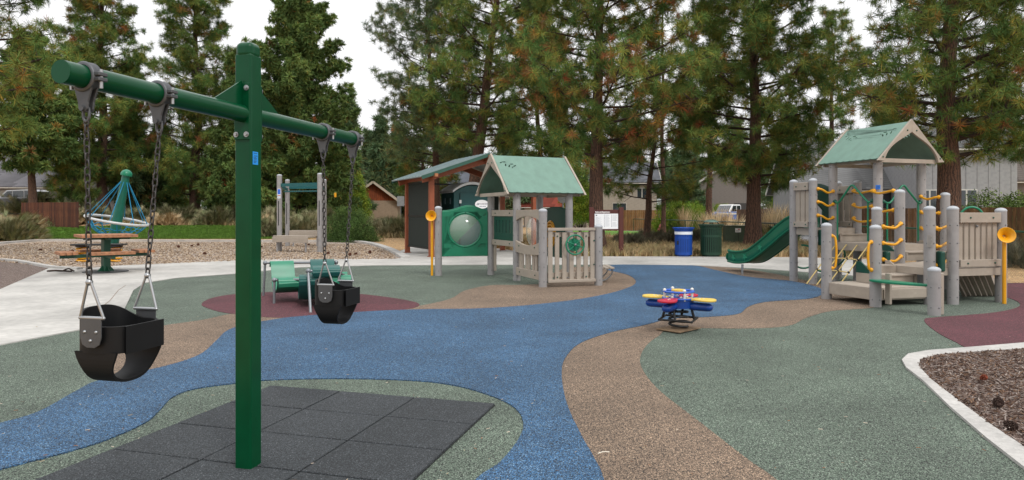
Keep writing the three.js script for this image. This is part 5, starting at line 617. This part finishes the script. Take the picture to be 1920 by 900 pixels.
// ---------- shelter and portable toilet ----------
{ const FL = V(-2.83, 0, -23.4), w = V(-.44, 0, -.898), r = V(.898, 0, -.44), at3 = (a, b, y) => FL.clone().addScaledVector(r, a).addScaledVector(w, b).setY(y), S = 4.08, D = 2.8, EV = 2.86, RY = 3.58, yaw = Math.atan2(.44, .898);
  const t = thing('shelter', 'open gabled shelter with rust-brown posts and dark mesh side screen', 'shelter', [FL.x, 0, FL.z]), scr = mat(0x1d2721, .85, { map: MAT.dust }), roofM = plastic(0x87989a, .4);
  for (const [a, b] of [[0, 0], [S, 0], [0, D], [S, D]]) { const p = at3(a, b, 0); const m = part('post', rbox(.17, 2.92, .17, .012, p.x, 1.46, p.z, yaw), MAT.rust, t); part('post_base', box(.24, .02, .24, p.x, .025, p.z, yaw), MAT.rust, m); }
  for (const b of [0, D]) for (const s of [0, 1]) { const lo = at3(s ? S + .35 : -.35, b, EV - .15), hi = at3(S / 2, b, RY - .12); part('rafter', bar(lo, hi, .12, .22), MAT.rust, t); }
  for (const a of [0, S]) part('eave_beam', bar(at3(a, -.35, EV - .03), at3(a, D + .35, EV - .03), .12, .2), MAT.rust, t); part('ridge_beam', bar(at3(S / 2, -.5, RY - .06), at3(S / 2, D + .4, RY - .06), .12, .2), MAT.rust, t); for (const a of [0, S]) part('beam_end', bar(at3(a, -.36, EV - .0), at3(a, -.55, EV - .0), .11, .11), plastic(0xb5764f, .6), t);
  for (const s of [0, 1]) { const e = s ? S + .5 : -.5, rs = sub('roof', t), a0 = at3(e, -.45, EV - .06), a1 = at3(e, D + .45, EV - .06), b0 = at3(S / 2, -.45, RY + .1), b1 = at3(S / 2, D + .45, RY + .1); const n = 10; for (let i = 0; i < n; i++) { const p0 = a0.clone().lerp(a1, i / n + .002), p1 = a0.clone().lerp(a1, (i + 1) / n - .002), q0 = b0.clone().lerp(b1, i / n), q1 = b0.clone().lerp(b1, (i + 1) / n); part('roof_panel', bar(p0.clone().lerp(p1, .5), q0.clone().lerp(q1, .5), p0.distanceTo(p1), .04), roofM, rs); part('seam', bar(p0.clone().setY(p0.y + .03), q0.clone().setY(q0.y + .03), .025, .04), roofM, rs); } for (const [b] of [[-.45], [D + .45]]) part('fascia', bar(at3(e, b, EV - .1), at3(S / 2, b, RY + .06), .03, .12), plastic(0x2f5a4c, .5), rs); }
  for (const a of [0]) { const sc = sub('mesh_screen', t), m = new THREE.Matrix4().makeBasis(w, UP, V(-w.z, 0, w.x)); m.setPosition(at3(a, .1, 0)); for (const [y0, y1] of [[.3, 1.42], [1.46, 2.66]]) part('screen_mesh', inF(m, box(D - .28, y1 - y0, .012, D / 2 - .1, (y0 + y1) / 2, 0)), scr, sc); part('screen_frame', [inF(m, box(D - .22, .05, .05, D / 2 - .1, .28, 0)), inF(m, box(D - .22, .05, .05, D / 2 - .1, 1.44, 0)), inF(m, box(D - .22, .05, .05, D / 2 - .1, 2.68, 0))], MAT.black, sc, { stuff: true }); }
  { const sc = sub('mesh_screen', t), m = frame(at3(0, D, 0), at3(S, D, 0)); for (const [x0, x1] of [[.2, 1.1], [2.9, 3.9]]) part('screen_mesh', inF(m, box(x1 - x0, 2.3, .012, (x0 + x1) / 2, 1.5, 0)), scr, sc); part('screen_frame', inF(m, box(S - .2, .06, .06, S / 2, 2.7, 0)), MAT.black, sc); }
  // portable toilet
  const c = at3(1.85, 1.35, 0), pw = 1.5, pd = 1.35, H = 2.28, tq = thing('portable_toilet', 'dark teal portable toilet with white domed roof standing in the shelter', 'toilet', [c.x, 0, c.z]), m = new THREE.Matrix4().makeBasis(r, UP, w.clone().negate()); m.setPosition(c.x, .02, c.z);
  const body = plastic(0x0a4747, .45), bodyD = plastic(0x073232, .5), wh = plastic(0xd2d3d2, .5);
  part('base', inF(m, rbox(pw + .08, .16, pd + .08, .03, 0, .08, 0)), plastic(0x2a2d30, .7), tq); const bs = new THREE.Shape(); bs.moveTo(-pw / 2, .16); bs.lineTo(pw / 2, .16); bs.lineTo(pw / 2, H); bs.quadraticCurveTo(0, H + .56, -pw / 2, H); bs.closePath(); part('cabin', inF(m, extr(bs, pd, .02).translate(0, 0, -pd / 2)), body, tq);
  const rs = new THREE.Shape(); rs.moveTo(-pw / 2 - .05, H + .0); rs.quadraticCurveTo(0, H + .62, pw / 2 + .05, H); rs.lineTo(pw / 2 + .05, H + .09); rs.quadraticCurveTo(0, H + .74, -pw / 2 - .05, H + .09); rs.closePath(); part('roof', inF(m, extr(rs, pd + .1, .02).translate(0, 0, -pd / 2 - .05)), wh, tq);
  const dr = part('door', inF(m, rbox(pw - .34, H - .3, .05, .02, .06, .3 + (H - .3) / 2, pd / 2 + .01)), body, tq); part('hinge_strip', inF(m, box(.03, H - .35, .03, -pw / 2 + .24, 1.25, pd / 2 + .03)), bodyD, dr); part('latch_sign', inF(m, box(.08, .12, .02, -pw / 2 + .24, 1.95, pd / 2 + .05)), wh, dr);
  const logo = canv(512, 300, (g) => { g.fillStyle = '#0a4747'; g.fillRect(0, 0, 512, 300); g.fillStyle = '#f4f4f6'; g.beginPath(); g.ellipse(256, 150, 250, 145, 0, 0, 7); g.fill(); g.fillStyle = '#1c2350'; g.font = 'italic bold 92px serif'; g.fillText('A', 58, 178); g.font = 'italic bold 70px serif'; g.fillText('DVANCED', 112, 168); g.strokeStyle = '#7a3040'; g.lineWidth = 5; g.beginPath(); g.moveTo(40, 150); g.lineTo(430, 112); g.stroke(); g.fillStyle = '#3b4470'; g.font = 'bold 34px sans-serif'; for (let i = 0; i < 7; i++) g.fillRect(170 + i * 32 + (i > 2 ? 10 : 0), 208, 22, 24); });
  part('logo_decal', inF(m, new THREE.CircleGeometry(.29, 36).scale(1, .58, 1).translate(.36, 1.86, pd / 2 + .042)), mat(0xffffff, .4, { map: logo }), dr, { keepUV: true, label: 'white oval company logo' });
  for (let i = 0; i < 5; i++) part('vent_slat', inF(m, box(.02, .03, .5, -pw / 2 - .008, 1.5 + i * .07, .05)), bodyD, tq); for (const z of [-.25, .3]) part('side_vent', inF(m, box(.02, .22, .16, -pw / 2 - .008, 1.98, z)), plastic(0x5f7478, .6), tq); }

// ---------- rules notice board ----------
{ const d = 24.35, a = V(onGround(1109, d).x, 0, -d), b = V(onGround(1164.5, d).x, 0, -d), m = frame(a, b), l = m.len, t = thing('notice_board', 'brown framed park rules board on two posts behind the playhouse', 'sign', [a.x, 0, a.z]), br = plastic(0x5a2a22, .6);
  for (const p of [a, b]) part('post', rbox(.16, 1.76, .16, .012, p.x, .88, p.z), br, t); part('board', inF(m, rbox(l - .16, .74, .05, .008, l / 2, 1.3, 0)), br, t);
  const tx = canv(1024, 700, (g, w, h) => { g.fillStyle = '#4d211c'; g.fillRect(0, 0, w, h); g.fillStyle = '#eceef0'; g.fillRect(14, 122, w - 28, h - 140); g.fillStyle = '#fff'; g.font = 'bold 76px sans-serif'; g.fillText('Rules and Regulations', 36, 90, 620); const q = rng(9); g.fillStyle = '#3c4650'; g.fillRect(60, 165, 60, 36); g.fillStyle = '#aab0b6'; for (let c = 0; c < 3; c++) for (let i = 0; i < 12; i++) { const x = [60, 460, 770][c]; if (c === 0 && i < 2) continue; if (q() < .12) continue; g.fillRect(x, 165 + i * 40, 150 + q() * (c ? 50 : 110), 7); g.fillRect(x, 178 + i * 40, 90 + q() * 110, 6); } g.fillStyle = '#6b7480'; for (let c = 0; c < 2; c++) for (let i = 0; i < 11; i++) g.fillRect([415, 725][c], 162 + i * 42, 22, 24); });
  part('notice_sheet', inF(m, new THREE.PlaneGeometry(l - .2, .7).translate(l / 2, 1.3, .029)), mat(0xffffff, .5, { map: tx }), t, { keepUV: true, label: 'white printed sheet headed Rules and Regulations' }); }

// ---------- litter bins ----------
function litterBin(label, px, py, r, h, mt, o = {}) { const g = gp(px, py), c = V(g.x, 0, g.z), t = thing('litter_bin', label, 'litter bin', [c.x, 0, c.z], 'litter bins'), D = (a, rr, y) => V(c.x + Math.cos(a) * rr, y, c.z + Math.sin(a) * rr);
  part('foot', cyl(r * .84, r * .84, .07, c.x, .014, c.z, 28), mt, t); part('liner', cyl(r * .86, r * .9, h * .9, c.x, .08, c.z, 24), plastic(o.liner || 0x0a1a3a, .7), t);
  for (const [y, hh, k] of [[.07, .09, 1], [h * .62, .07, 1], [h * .88, .07, 1]]) part('band', new THREE.CylinderGeometry(r * k + .012, r * k + .012, hh, 32, 1, true).translate(c.x, y + hh / 2, c.z), mt, t);
  const sg = boxUV(flatG(new RoundedBoxGeometry(.05, h * .82, .012, 1, .004))), n = 30; for (let i = 0; i < n; i++) { const a = i / n * 2 * PI; piece('slat', sg, mt, t, D(a, r + .004, .08 + h * .41), [0, PI / 2 - a, 0]); }
  for (let i = 0; i < n; i++) { const a = i / n * 2 * PI; part('flared_slat', bar(D(a, r, h * .88), D(a, r + .07, h), .05, .012), mt, t); } part('rim', new THREE.TorusGeometry(r + .075, .02, 8, 40).rotateX(PI / 2).translate(c.x, h, c.z), mt, t);
  return { t, c, D, r, h }; }
{ const b = litterBin('blue slatted recycling bin with a white band', 1281.5, 481, .29, 1.02, plastic(0x0b49a6, .4)); const tx = canv(512, 64, (g) => { g.fillStyle = '#dfe4ec'; g.fillRect(0, 0, 512, 64); g.fillStyle = '#9fb0cc'; for (const x of [60, 250, 300, 330, 360]) g.fillRect(x, 22, 26, 18); }); part('white_band', new THREE.CylinderGeometry(.313, .313, .1, 36, 1, true).translate(b.c.x, .84, b.c.z), mat(0xffffff, .5, { map: tx }), b.t, { keepUV: true }); part('lock', rbox(.05, .14, .04, .01, b.c.x - .25, .5, b.c.z + .18), MAT.black, b.t);
  const k = litterBin('dark green slatted litter bin with a raised rain hood', 1333, 481, .355, 1.13, plastic(0x123d2a, .45), { liner: 0x081410 }); for (let i = 0; i < 4; i++) part('hood_bracket', rod(k.D(i * PI / 2 + .5, .34, 1.1), k.D(i * PI / 2 + .5, .2, 1.24), .014, 6), MAT.black, k.t); part('hood', new THREE.LatheGeometry([[0, .09], [.12, .08], [.22, .04], [.26, 0], [.25, -.015]].map(([x, y]) => new THREE.Vector2(x, y)), 28).translate(k.c.x, 1.23, k.c.z), plastic(0x5f7a70, .5), k.t); }

// ---------- chain link fence ----------
{ const pts = [V(11.9, 0, -13), V(11.75, 0, -26), V(11.9, 0, -34), V(11.7, 0, -51), V(11.1, 0, -61), V(13.4, 0, -132)], t = thing('chain_link_fence', 'low green chain link fence with a top rail running behind the bins', 'fence', [11.9, 0, -13]), gm = plastic(0x14452f, .45), Y = 1.09;
  const N = 64, al = dataTex(N, N, (x, y, o) => { const a = (x + y) % N, b = (x - y + N) % N, k = (a < 5 || b < 5) ? 255 : 0; o[0] = o[1] = o[2] = k; }, false, 1 / .07), wire = mat(0x2c4a3a, .6, { alphaMap: al, transparent: true, side: THREE.DoubleSide });
  for (let i = 0; i < pts.length - 1; i++) { const a = pts[i], b = pts[i + 1], m = frame(a, b), n = Math.max(1, Math.round(m.len / 5)); part('top_rail', rod(a.clone().setY(Y), b.clone().setY(Y), .03, 8), gm, t); for (let k = 0; k < n; k++) { const p = a.clone().lerp(b, k / n); part('fence_post', cyl(.035, .035, Y, p.x, 0, p.z, 8), gm, t); } part('wire_mesh', inF(m, new THREE.PlaneGeometry(m.len, Y - .06).translate(m.len / 2, Y / 2, .03)), wire, t); } }

// ---------- board fences: one plank at a time ----------
function boardFence(label, a, b, h, w, cols, o = {}) { const gy = Math.min(terrH(a.x, a.z), terrH(b.x, b.z)), t = thing('board_fence', label, 'fence', [a.x, gy, a.z]), m = frame(a, b), L = m.len, n = Math.floor(L / w), q = rng(o.seed || 5), mats = cols.map((c) => mat(c, .85, { map: MAT.woodTex })), gs = [0, 1, 2].map((k) => boxUV(flatG(new THREE.BoxGeometry(w - .012, h, .022).translate(k * .3, k * .5, 0))).translate(-k * .3, -k * .5, 0));
  for (let i = 0; i < n; i++) piece('plank', gs[(q() * 3) | 0], mats[(q() * mats.length) | 0], t, pt(m, (i + .5) * w, gy + h / 2 + (q() - .5) * .03, (q() - .5) * .012), [0, yawOf(m), 0]);
  part('rail', [inF(m, box(L, .09, .04, L / 2, gy + h * .2, -.035)), inF(m, box(L, .09, .04, L / 2, gy + h * .82, -.035))], mats[0], t, { stuff: true }); }
const XZ = (px, d) => V(onGround(px, d).x, 0, -d);
boardFence('weathered cedar board fence behind the roofed play structure', XZ(1588, 36), XZ(1990, 29), 1.82, .15, [0x9c7350, 0x8a6547, 0xa67f5e, 0x7d5c44], { seed: 6 });
boardFence('red-brown timber fence in front of the parked car beyond the brush', XZ(40, 52), XZ(150, 50), 1.95, .16, [0x6b3d28, 0x5c3424, 0x784a33], { seed: 7 });
boardFence('orange new cedar fence beyond the street behind the slender pine', XZ(1128, 62), XZ(1248, 60), 1.9, .18, [0xb07d50, 0xa57247, 0xba8a5d], { seed: 8 });
boardFence('short brown board fence next to the pickup truck', XZ(1381, 62), XZ(1432, 58), 1.95, .16, [0x6d5140, 0x7c5d48], { seed: 9 });
boardFence('dark weathered board fence running back towards the white van', XZ(1478, 50), XZ(1420, 80), 2.1, .2, [0x5f4c40, 0x6d574a], { seed: 10 });
boardFence('grey-brown garden fence behind the pull-up bars', XZ(470, 66), XZ(600, 66), 1.9, .2, [0x6e655b, 0x7b7167], { seed: 11 });

// ---------- utility boxes, hydrant, signs, street lamp ----------
{ const gm = plastic(0x47563f, .6); const bx = (label, px, d, w, h, dp) => { const p = XZ(px, d), t = thing('utility_box', label, 'utility box', [p.x, 0, p.z]); part('cabinet', rbox(w, h, dp, .03, p.x, h / 2 - .02, p.z, -.1), gm, t); part('lid', rbox(w + .05, .06, dp + .05, .02, p.x, h, p.z, -.1), gm, t); part('door_seam', box(.015, h - .2, .01, p.x, h / 2, p.z + dp / 2 + .006, -.1), MAT.black, t); return { t, p, dp, h }; };
  const b = bx('wide olive green transformer box with a white warning label', 1379, 31.5, 1.0, .95, .8); const s = canv(128, 96, (g) => { g.fillStyle = '#e6e4de'; g.fillRect(0, 0, 128, 96); g.fillStyle = '#c8553a'; g.fillRect(60, 14, 44, 22); g.fillStyle = '#777'; g.fillRect(14, 50, 90, 8); g.fillRect(14, 68, 70, 8); }); part('warning_label', new THREE.PlaneGeometry(.26, .19).rotateY(-.1).translate(b.p.x - .02, .76, b.p.z + .425), mat(0xffffff, .5, { map: s }), b.t, { keepUV: true });
  bx('narrow olive green utility cabinet beside the slide', 1454, 31, .42, .92, .4); }
{ const p = XZ(1241, 46), t = thing('fire_hydrant', 'faded red and tan fire hydrant across the chain link fence', 'hydrant', [p.x, 0, p.z]), tan = plastic(0xa08468, .6), red = plastic(0x9c5a4c, .6); part('flange', cyl(.26, .26, .06, p.x, -.03, p.z, 14), tan, t); part('barrel', cyl(.19, .18, .55, p.x, .03, p.z, 14), tan, t); part('bonnet', new THREE.LatheGeometry([[0, .36], [.05, .36], [.06, .28], [.15, .2], [.21, .06], [.23, 0], [.2, -.03]].map(([x, y]) => new THREE.Vector2(x, y)), 16).translate(p.x, .6, p.z), red, t); for (const s of [-1, 1]) part('nozzle', rod(V(p.x, .46, p.z), V(p.x + s * .28, .46, p.z), .08, 10), red, t); part('pumper_nozzle', rod(V(p.x, .44, p.z), V(p.x, .44, p.z + .28), .1, 10), red, t); }
function signPost(label, px, d, h, geo, mt) { const p = XZ(px, d), t = thing('street_sign', label, 'sign', [p.x, 0, p.z]); part('pole', cyl(.035, .035, h, p.x, -.03, p.z, 8), MAT.pipe, t); part('sign_plate', geo.translate(p.x, h - .35, p.z + .05), mt, t); }
signPost('bare grey rectangular sign back beside the shelter', 751.5, 58, 3.0, box(.62, .86, .02), plastic(0xb4b8ba, .5)); signPost('grey octagonal stop sign back seen under the playhouse roof', 1055, 48, 3.05, new THREE.CylinderGeometry(.4, .4, .02, 8).rotateX(PI / 2).rotateZ(PI / 8), plastic(0x9a9fa2, .5));
{ const s = canv(128, 160, (g) => { g.fillStyle = '#c9cdd0'; g.fillRect(0, 0, 128, 160); g.fillStyle = '#555c62'; g.fillRect(14, 20, 60, 60); g.fillRect(60, 90, 50, 44); }); signPost('small patterned sign plate on a thin pole left of the yellow-green shrub', 1235.5, 56, 2.9, new THREE.BoxGeometry(.34, .5, .02), mat(0xffffff, .6, { map: s })); }
{ const p = XZ(1056, 62), t = thing('street_lamp', 'pale cobra-head street lamp above the playhouse roof', 'street lamp', [p.x, 0, p.z]), m = plastic(0xc8ccd0, .4); part('pole', cyl(.09, .06, 7.2, p.x, -.03, p.z, 10), m, t); part('arm', tube([V(p.x, 7.1, p.z), V(p.x + .15, 7.6, p.z), V(p.x + .8, 8.2, p.z), V(p.x + 1.3, 8.42, p.z)], .045, 16, 6), m, t); part('lamp_head', new THREE.SphereGeometry(.3, 14, 8).scale(1.2, .35, .55).translate(p.x + 1.6, 8.45, p.z), m, t); }

// ---------- vehicles ----------
function vehicle(name, label, px, d, yaw, s, o) { const p = XZ(px, d), gy = terrH(p.x, p.z) + (o.lift || 0), t = thing(name, label, o.cat, [p.x, gy, p.z]), m = new THREE.Matrix4().makeRotationY(yaw); m.setPosition(p.x, gy, p.z); const W = o.w || 1.85, X = (g) => inF(m.clone(), g);
  part('body', X(extr(shapeOf(o.body), W, .05).translate(0, 0, -W / 2)), phys(o.color, .3, { clearcoat: .8, clearcoatRoughness: .15 }), t); part('cab', X(extr(shapeOf(o.cab), W - .2, .06).translate(0, 0, -W / 2 + .1)), phys(o.top, .3, { clearcoat: .8 }), t);
  for (const sd of [-1, 1]) for (const q of o.windows) part('window', X(extr(shapeOf(q), .02).translate(0, 0, sd * (W / 2 - .085) - .01)), MAT.glass, t); part('windscreen', X(bar(V(o.ws[0], o.ws[1], 0), V(o.ws[2], o.ws[3], 0), W - .4, .03).translate(0, 0, 0)), MAT.glass, t);
  for (const x of o.wheels) for (const sd of [-1, 1]) { const w = part('wheel', X(new THREE.CylinderGeometry(.36, .36, .24, 20).rotateX(PI / 2).translate(x, .36, sd * (W / 2 - .1))), MAT.black, t); part('hub_cap', X(new THREE.CylinderGeometry(.2, .2, .02, 14).rotateX(PI / 2).translate(x, .36, sd * (W / 2 + .03))), MAT.steel, w); }
  for (const sd of [-1, 1]) part('headlight', X(box(.04, .16, .26, o.nose, .78, sd * (W / 2 - .25))), plastic(0xd8d8d0, .2), t); part('bumper', X(rbox(.14, .2, W, .03, o.nose + .02, .5, 0)), MAT.steel, t); for (const [a, b, c, e, cl] of o.trim || []) for (const sd of [-1, 1]) part('trim_stripe', X(box(c - a, e - b, .02, (a + c) / 2, (b + e) / 2, sd * (W / 2 + .004))), plastic(cl, .35), t); return t; }
vehicle('pickup_truck', 'old blue and white pickup truck parked beyond the tall grasses', 1366, 66, PI + .5, 1, { cat: 'truck', lift: .55, color: 0x2a6fc4, top: 0xf0f0ee, w: 1.95, body: [[-2.4, .45], [2.55, .45], [2.55, 1.0], [2.5, 1.12], [.75, 1.22], [-2.4, 1.16]], cab: [[-.8, 1.15], [.85, 1.2], [.4, 1.85], [.25, 1.92], [-.65, 1.92], [-.8, 1.8]], windows: [[[-.1, 1.25], [.6, 1.25], [.3, 1.8], [-.1, 1.8]], [[-.7, 1.25], [-.2, 1.25], [-.2, 1.8], [-.65, 1.8]]], ws: [.88, 1.22, .42, 1.84], wheels: [1.6, -1.5], nose: 2.55, trim: [[-2.35, .95, 2.5, 1.1, 0xeeeeec]] });
vehicle('van', 'white van glimpsed between trunks behind the slide tree', 1436, 90, PI + .2, 1, { cat: 'van', color: 0xeceef0, top: 0xeceef0, w: 2, body: [[-2.4, .45], [2.3, .45], [2.4, 1.0], [1.6, 1.25], [-2.4, 1.3]], cab: [[-2.4, 1.25], [1.65, 1.22], [.9, 2.1], [-2.3, 2.2]], windows: [[[.1, 1.35], [1.3, 1.35], [.8, 1.95], [.1, 1.95]], [[-2.1, 1.4], [-.1, 1.4], [-.1, 2.0], [-2.1, 2.0]]], ws: [1.62, 1.3, .98, 2.02], wheels: [1.5, -1.5], nose: 2.36 });
vehicle('station_wagon', 'dark silver sport utility car parked by the grey garage', 34, 58, PI - .12, 1, { cat: 'car', color: 0x2b2f33, top: 0xa9adb0, w: 1.9, body: [[-2.3, .4], [2.3, .4], [2.35, .95], [1.9, 1.2], [.95, 1.32], [-2.3, 1.35]], cab: [[-2.3, 1.3], [1.2, 1.28], [.35, 2.0], [-1.9, 2.08], [-2.3, 1.9]], windows: [[[-.2, 1.4], [.85, 1.4], [.2, 1.92], [-.2, 1.92]], [[-1.3, 1.4], [-.3, 1.4], [-.3, 1.93], [-1.3, 1.95]], [[-2.15, 1.4], [-1.4, 1.4], [-1.4, 1.95], [-1.95, 1.95]]], ws: [1.22, 1.32, .42, 1.96], wheels: [1.45, -1.45], nose: 2.36 });

struct('driveway', groundSheet([[17.5, 60], [26, 60], [30, 72], [17.5, 72]], -.05, { px: false, curved: false, h: .6 }), MAT.concrete);
// ---------- houses ----------
function house(label, px, d, yaw, W, D, eave, rise, wallC, roofC, o = {}) { // W along the front, D deep; ridge along x unless o.gable
  const p = XZ(px, d), t = thing('house', label, 'house', [p.x, 0, p.z]), m = new THREE.Matrix4().makeRotationY(yaw); m.setPosition(p.x, terrH(p.x, p.z) - .04, p.z); const X = (g) => inF(m.clone(), g), wm = mat(wallC, .85, { map: MAT.dust }), rm = mat(roofC, .95, { map: MAT.shingleTex }), tr = plastic(o.trim || 0xd8d6d0, .6);
  part('wall', X(box(W, eave, D, 0, eave / 2, -D / 2)), wm, t); const g = o.gable, hs = g ? W / 2 : D / 2, ln = g ? D : W, ov = .45, sl = Math.hypot(hs + ov, rise * (hs + ov) / hs), an = Math.atan2(rise, hs);
  const gs = shapeOf([[-hs, 0], [hs, 0], [0, rise]]); for (const e of [0, 1]) { const q = extr(gs, .1); g ? q.translate(0, eave, e ? -D : -.1) : q.rotateY(PI / 2).translate(e ? W / 2 - .1 : -W / 2, eave, -D / 2); part('gable_wall', X(q), o.gableC ? mat(o.gableC, .8, { map: MAT.woodTex }) : wm, t); }
  const roof = sub('roof', t); for (const s of [-1, 1]) { const q = new THREE.BoxGeometry(ln + 2 * ov, .14, sl); q.translate(0, .07, sl / 2); q.rotateX(an); if (s < 0) q.rotateY(PI); q.translate(0, eave + rise, 0); if (g) q.rotateY(PI / 2); q.translate(0, 0, -D / 2); part('roof_slope', X(q), rm, roof); const gt = box(ln + 2 * ov, .16, .06, 0, eave - ov * rise / hs + .05, s * (hs + ov)); if (g) gt.rotateY(PI / 2); part('gutter', X(gt.translate(0, 0, -D / 2)), tr, roof);
    for (const e of [-1, 1]) { const b = bar(V(e * (ln / 2 + ov + .03), eave - ov * rise / hs + .02, s * (hs + ov)), V(e * (ln / 2 + ov + .03), eave + rise + .06, 0), .05, .24); if (g) b.rotateY(PI / 2); part('barge_board', X(b.translate(0, 0, -D / 2)), tr, roof); } }
  for (const [x, y, w, h, k] of o.windows || []) { const wn = part('window', X(box(w, h, .06, x, y, .0)), tr, t); const n = k || 2; for (let i = 0; i < n; i++) part('pane', X(box(w / n - .1, h - .14, .03, x - w / 2 + w / n * (i + .5), y, .03)), MAT.glass, wn); }
  for (const [x, y, w, h, c] of o.doors || []) { const dd = part('door', X(box(w, h, .08, x, y, .0)), plastic(c, .6), t); if (w > 2) for (let i = 1; i < 4; i++) part('door_panel', X(box(w - .1, h / 4 - .06, .03, 0 + x, y - h / 2 + h / 4 * (i - .5), .045)), plastic(c, .6), dd); }
  if (o.battens) { const b = []; for (let x = -W / 2 + .3; x < W / 2; x += .6) b.push(box(.05, eave - .1, .025, x, eave / 2, .012)); part('siding_batten', X(b), wm, t, { stuff: true }); } return { t, X, wm, tr }; }
house('grey house with a broad shingled roof behind the cedar fence', 1640, 45, -.15, 9, 9, 3.45, 3.4, 0x9b9a9b, 0x8c8c8c, { windows: [[1.2, 2.4, 1.7, 1.5], [-2.2, 2.4, 1.2, 1.3]], battens: true });
house('tall pale grey house wing with big windows behind the massive pine', 1812, 40, -.2, 5.4, 7, 5.6, 1.6, 0xa5a5a8, 0x7c7c7e, { windows: [[0, 2.45, 1.15, 1.2], [-2.0, 2.45, .8, 1.2]], battens: true });
house('brownish grey house at the picture edge behind the leafy bush', 1935, 43, -.2, 6.5, 7, 3.9, 2.4, 0x8f8480, 0x70665f, { windows: [[-1.6, 2.9, 1.5, 1.2]], trim: 0xd8d0c6 });
house('taupe grey house with a porch gable behind the pickup truck', 1352, 92, .15, 10, 9, 5, 3, 0x77716c, 0x6b6864, { gable: true, windows: [[-2.4, 3.4, .9, 1.1]], doors: [[3, 1.6, 2.2, 3, 0x3a3735]] });
house('garage with red tiled front roof seen under the playhouse roof', 1048, 78, 0, 8, 7, 2.6, 2.2, 0xb4aaa0, 0x9d4634, { doors: [[-.6, 1.1, 3.6, 2.1, 0xb9b2a8]], trim: 0xe3e0da });
house('beige two-storey house with grey roof behind the big pine', 1165, 72, -.1, 7.5, 8, 5.1, 2.2, 0xa79d90, 0x6f7178, { windows: [[-.2, 1.9, 1.5, 1.8], [2.2, 3.8, 1.1, 1.2]], trim: 0xc9c2b8 });
house('tan house with an orange timbered gable beyond the brush', 700, 74, .12, 5.4, 8, 2.9, 2.0, 0xa8957f, 0x7b6f69, { gable: true, gableC: 0xa4552b, trim: 0xcdbfa8 });
house('long low tan house with brown roof beside the orange gable', 690, 84, 0, 14, 6, 3.2, 2.6, 0xa8957f, 0x7b6f69, { trim: 0x8d7b6a });
house('grey house with blue-grey shingles behind the shelter', 870, 66, 0, 8, 7, 3.6, 2.6, 0x8f8d8c, 0x6c717b, {});
house('grey garage with a wide shingled roof behind the parked car', 30, 66, .1, 13, 9, 2.9, 3.2, 0x8d8b8a, 0x77757a, { doors: [[-1, 1.2, 4.5, 2.3, 0x9a9896]] });

// ---------- small things lying about ----------
{ const q = rng(91), coneG = (() => { const l = []; for (let i = 0; i < 46; i++) { const u = i / 46, a = i * 2.4, r = .034 * Math.sin(PI * (.12 + .8 * u)); const b = box(.018, .004, .016, r, 0, 0); b.rotateZ(.5); b.rotateY(a); l.push(b.translate(0, u * .085, 0)); } l.push(cyl(.012, .008, .085, 0, 0, 0, 6)); return join(l); })();
  [[1868, 765, 'pine cone lying upper in the kerbed mulch bed'], [1883, 805, 'pine cone lying lower in the kerbed mulch bed'], [1838, 720, 'small reddish pine cone near the middle of the mulch bed']].forEach(([px, py, l], i) => { const g = gp(px, py), m = shade(new THREE.Mesh(coneG, mat(i === 2 ? 0x7a3a22 : 0x3b2a22, .9))); m.name = numbered('pine_cone'); m.position.set(g.x, .05, g.z); m.rotation.set(1.4, i * 2, .4); m.scale.setScalar(i === 2 ? .7 : 1); m.userData = { label: l, category: 'pine cone', group: 'pine cones in the bed' }; scene.add(m); });
  const g = gp(1131, 855); single('twig', 'curved white twig lying on the tan and blue rubber edge', 'twig', tube([V(g.x - .035, .02, g.z + .012), V(g.x, .026, g.z), V(g.x + .04, .02, g.z - .014)], .003, 10, 5), mat(0xdcd6c6, .8), [g.x, .02, g.z]);
  const s = gp(112, 510.5); { const t = thing('fallen_branch', 'dark broken branch lying on the concrete beside the picnic table', 'branch', [s.x, .02, s.z]); part('stick', tube([V(s.x - .32, .03, s.z), V(s.x - .1, .05, s.z + .05), V(s.x + .1, .03, s.z - .03), V(s.x + .34, .03, s.z + .06)], .024, 16, 6), MAT.limb, t); part('side_twig', tube([V(s.x + .1, .05, s.z), V(s.x + .3, .1, s.z + .1), V(s.x + .5, .05, s.z + .2)], .02, 10, 5), MAT.limb, t); }
  // scattered cones on the chips
  for (let i = 0; i < 14; i++) { const px = 60 + q() * 640, py = 459 + q() * 22, g2 = gp(px, py), m = shade(new THREE.Mesh(coneG, mat(0x5a3524, .9))); m.name = numbered('pine_cone'); m.position.set(g2.x, .05, g2.z); m.rotation.set(1.5, q() * 6, .3); m.scale.setScalar(1.6); m.userData = { label: 'brown pine cone lying on the pale wood chips', category: 'pine cone', group: 'pine cones on the wood chips' }; scene.add(m); }
}
scene.traverse((o) => { if (o.isMesh) { o.castShadow = true; o.receiveShadow = true; } });
renderer.render(scene, camera);
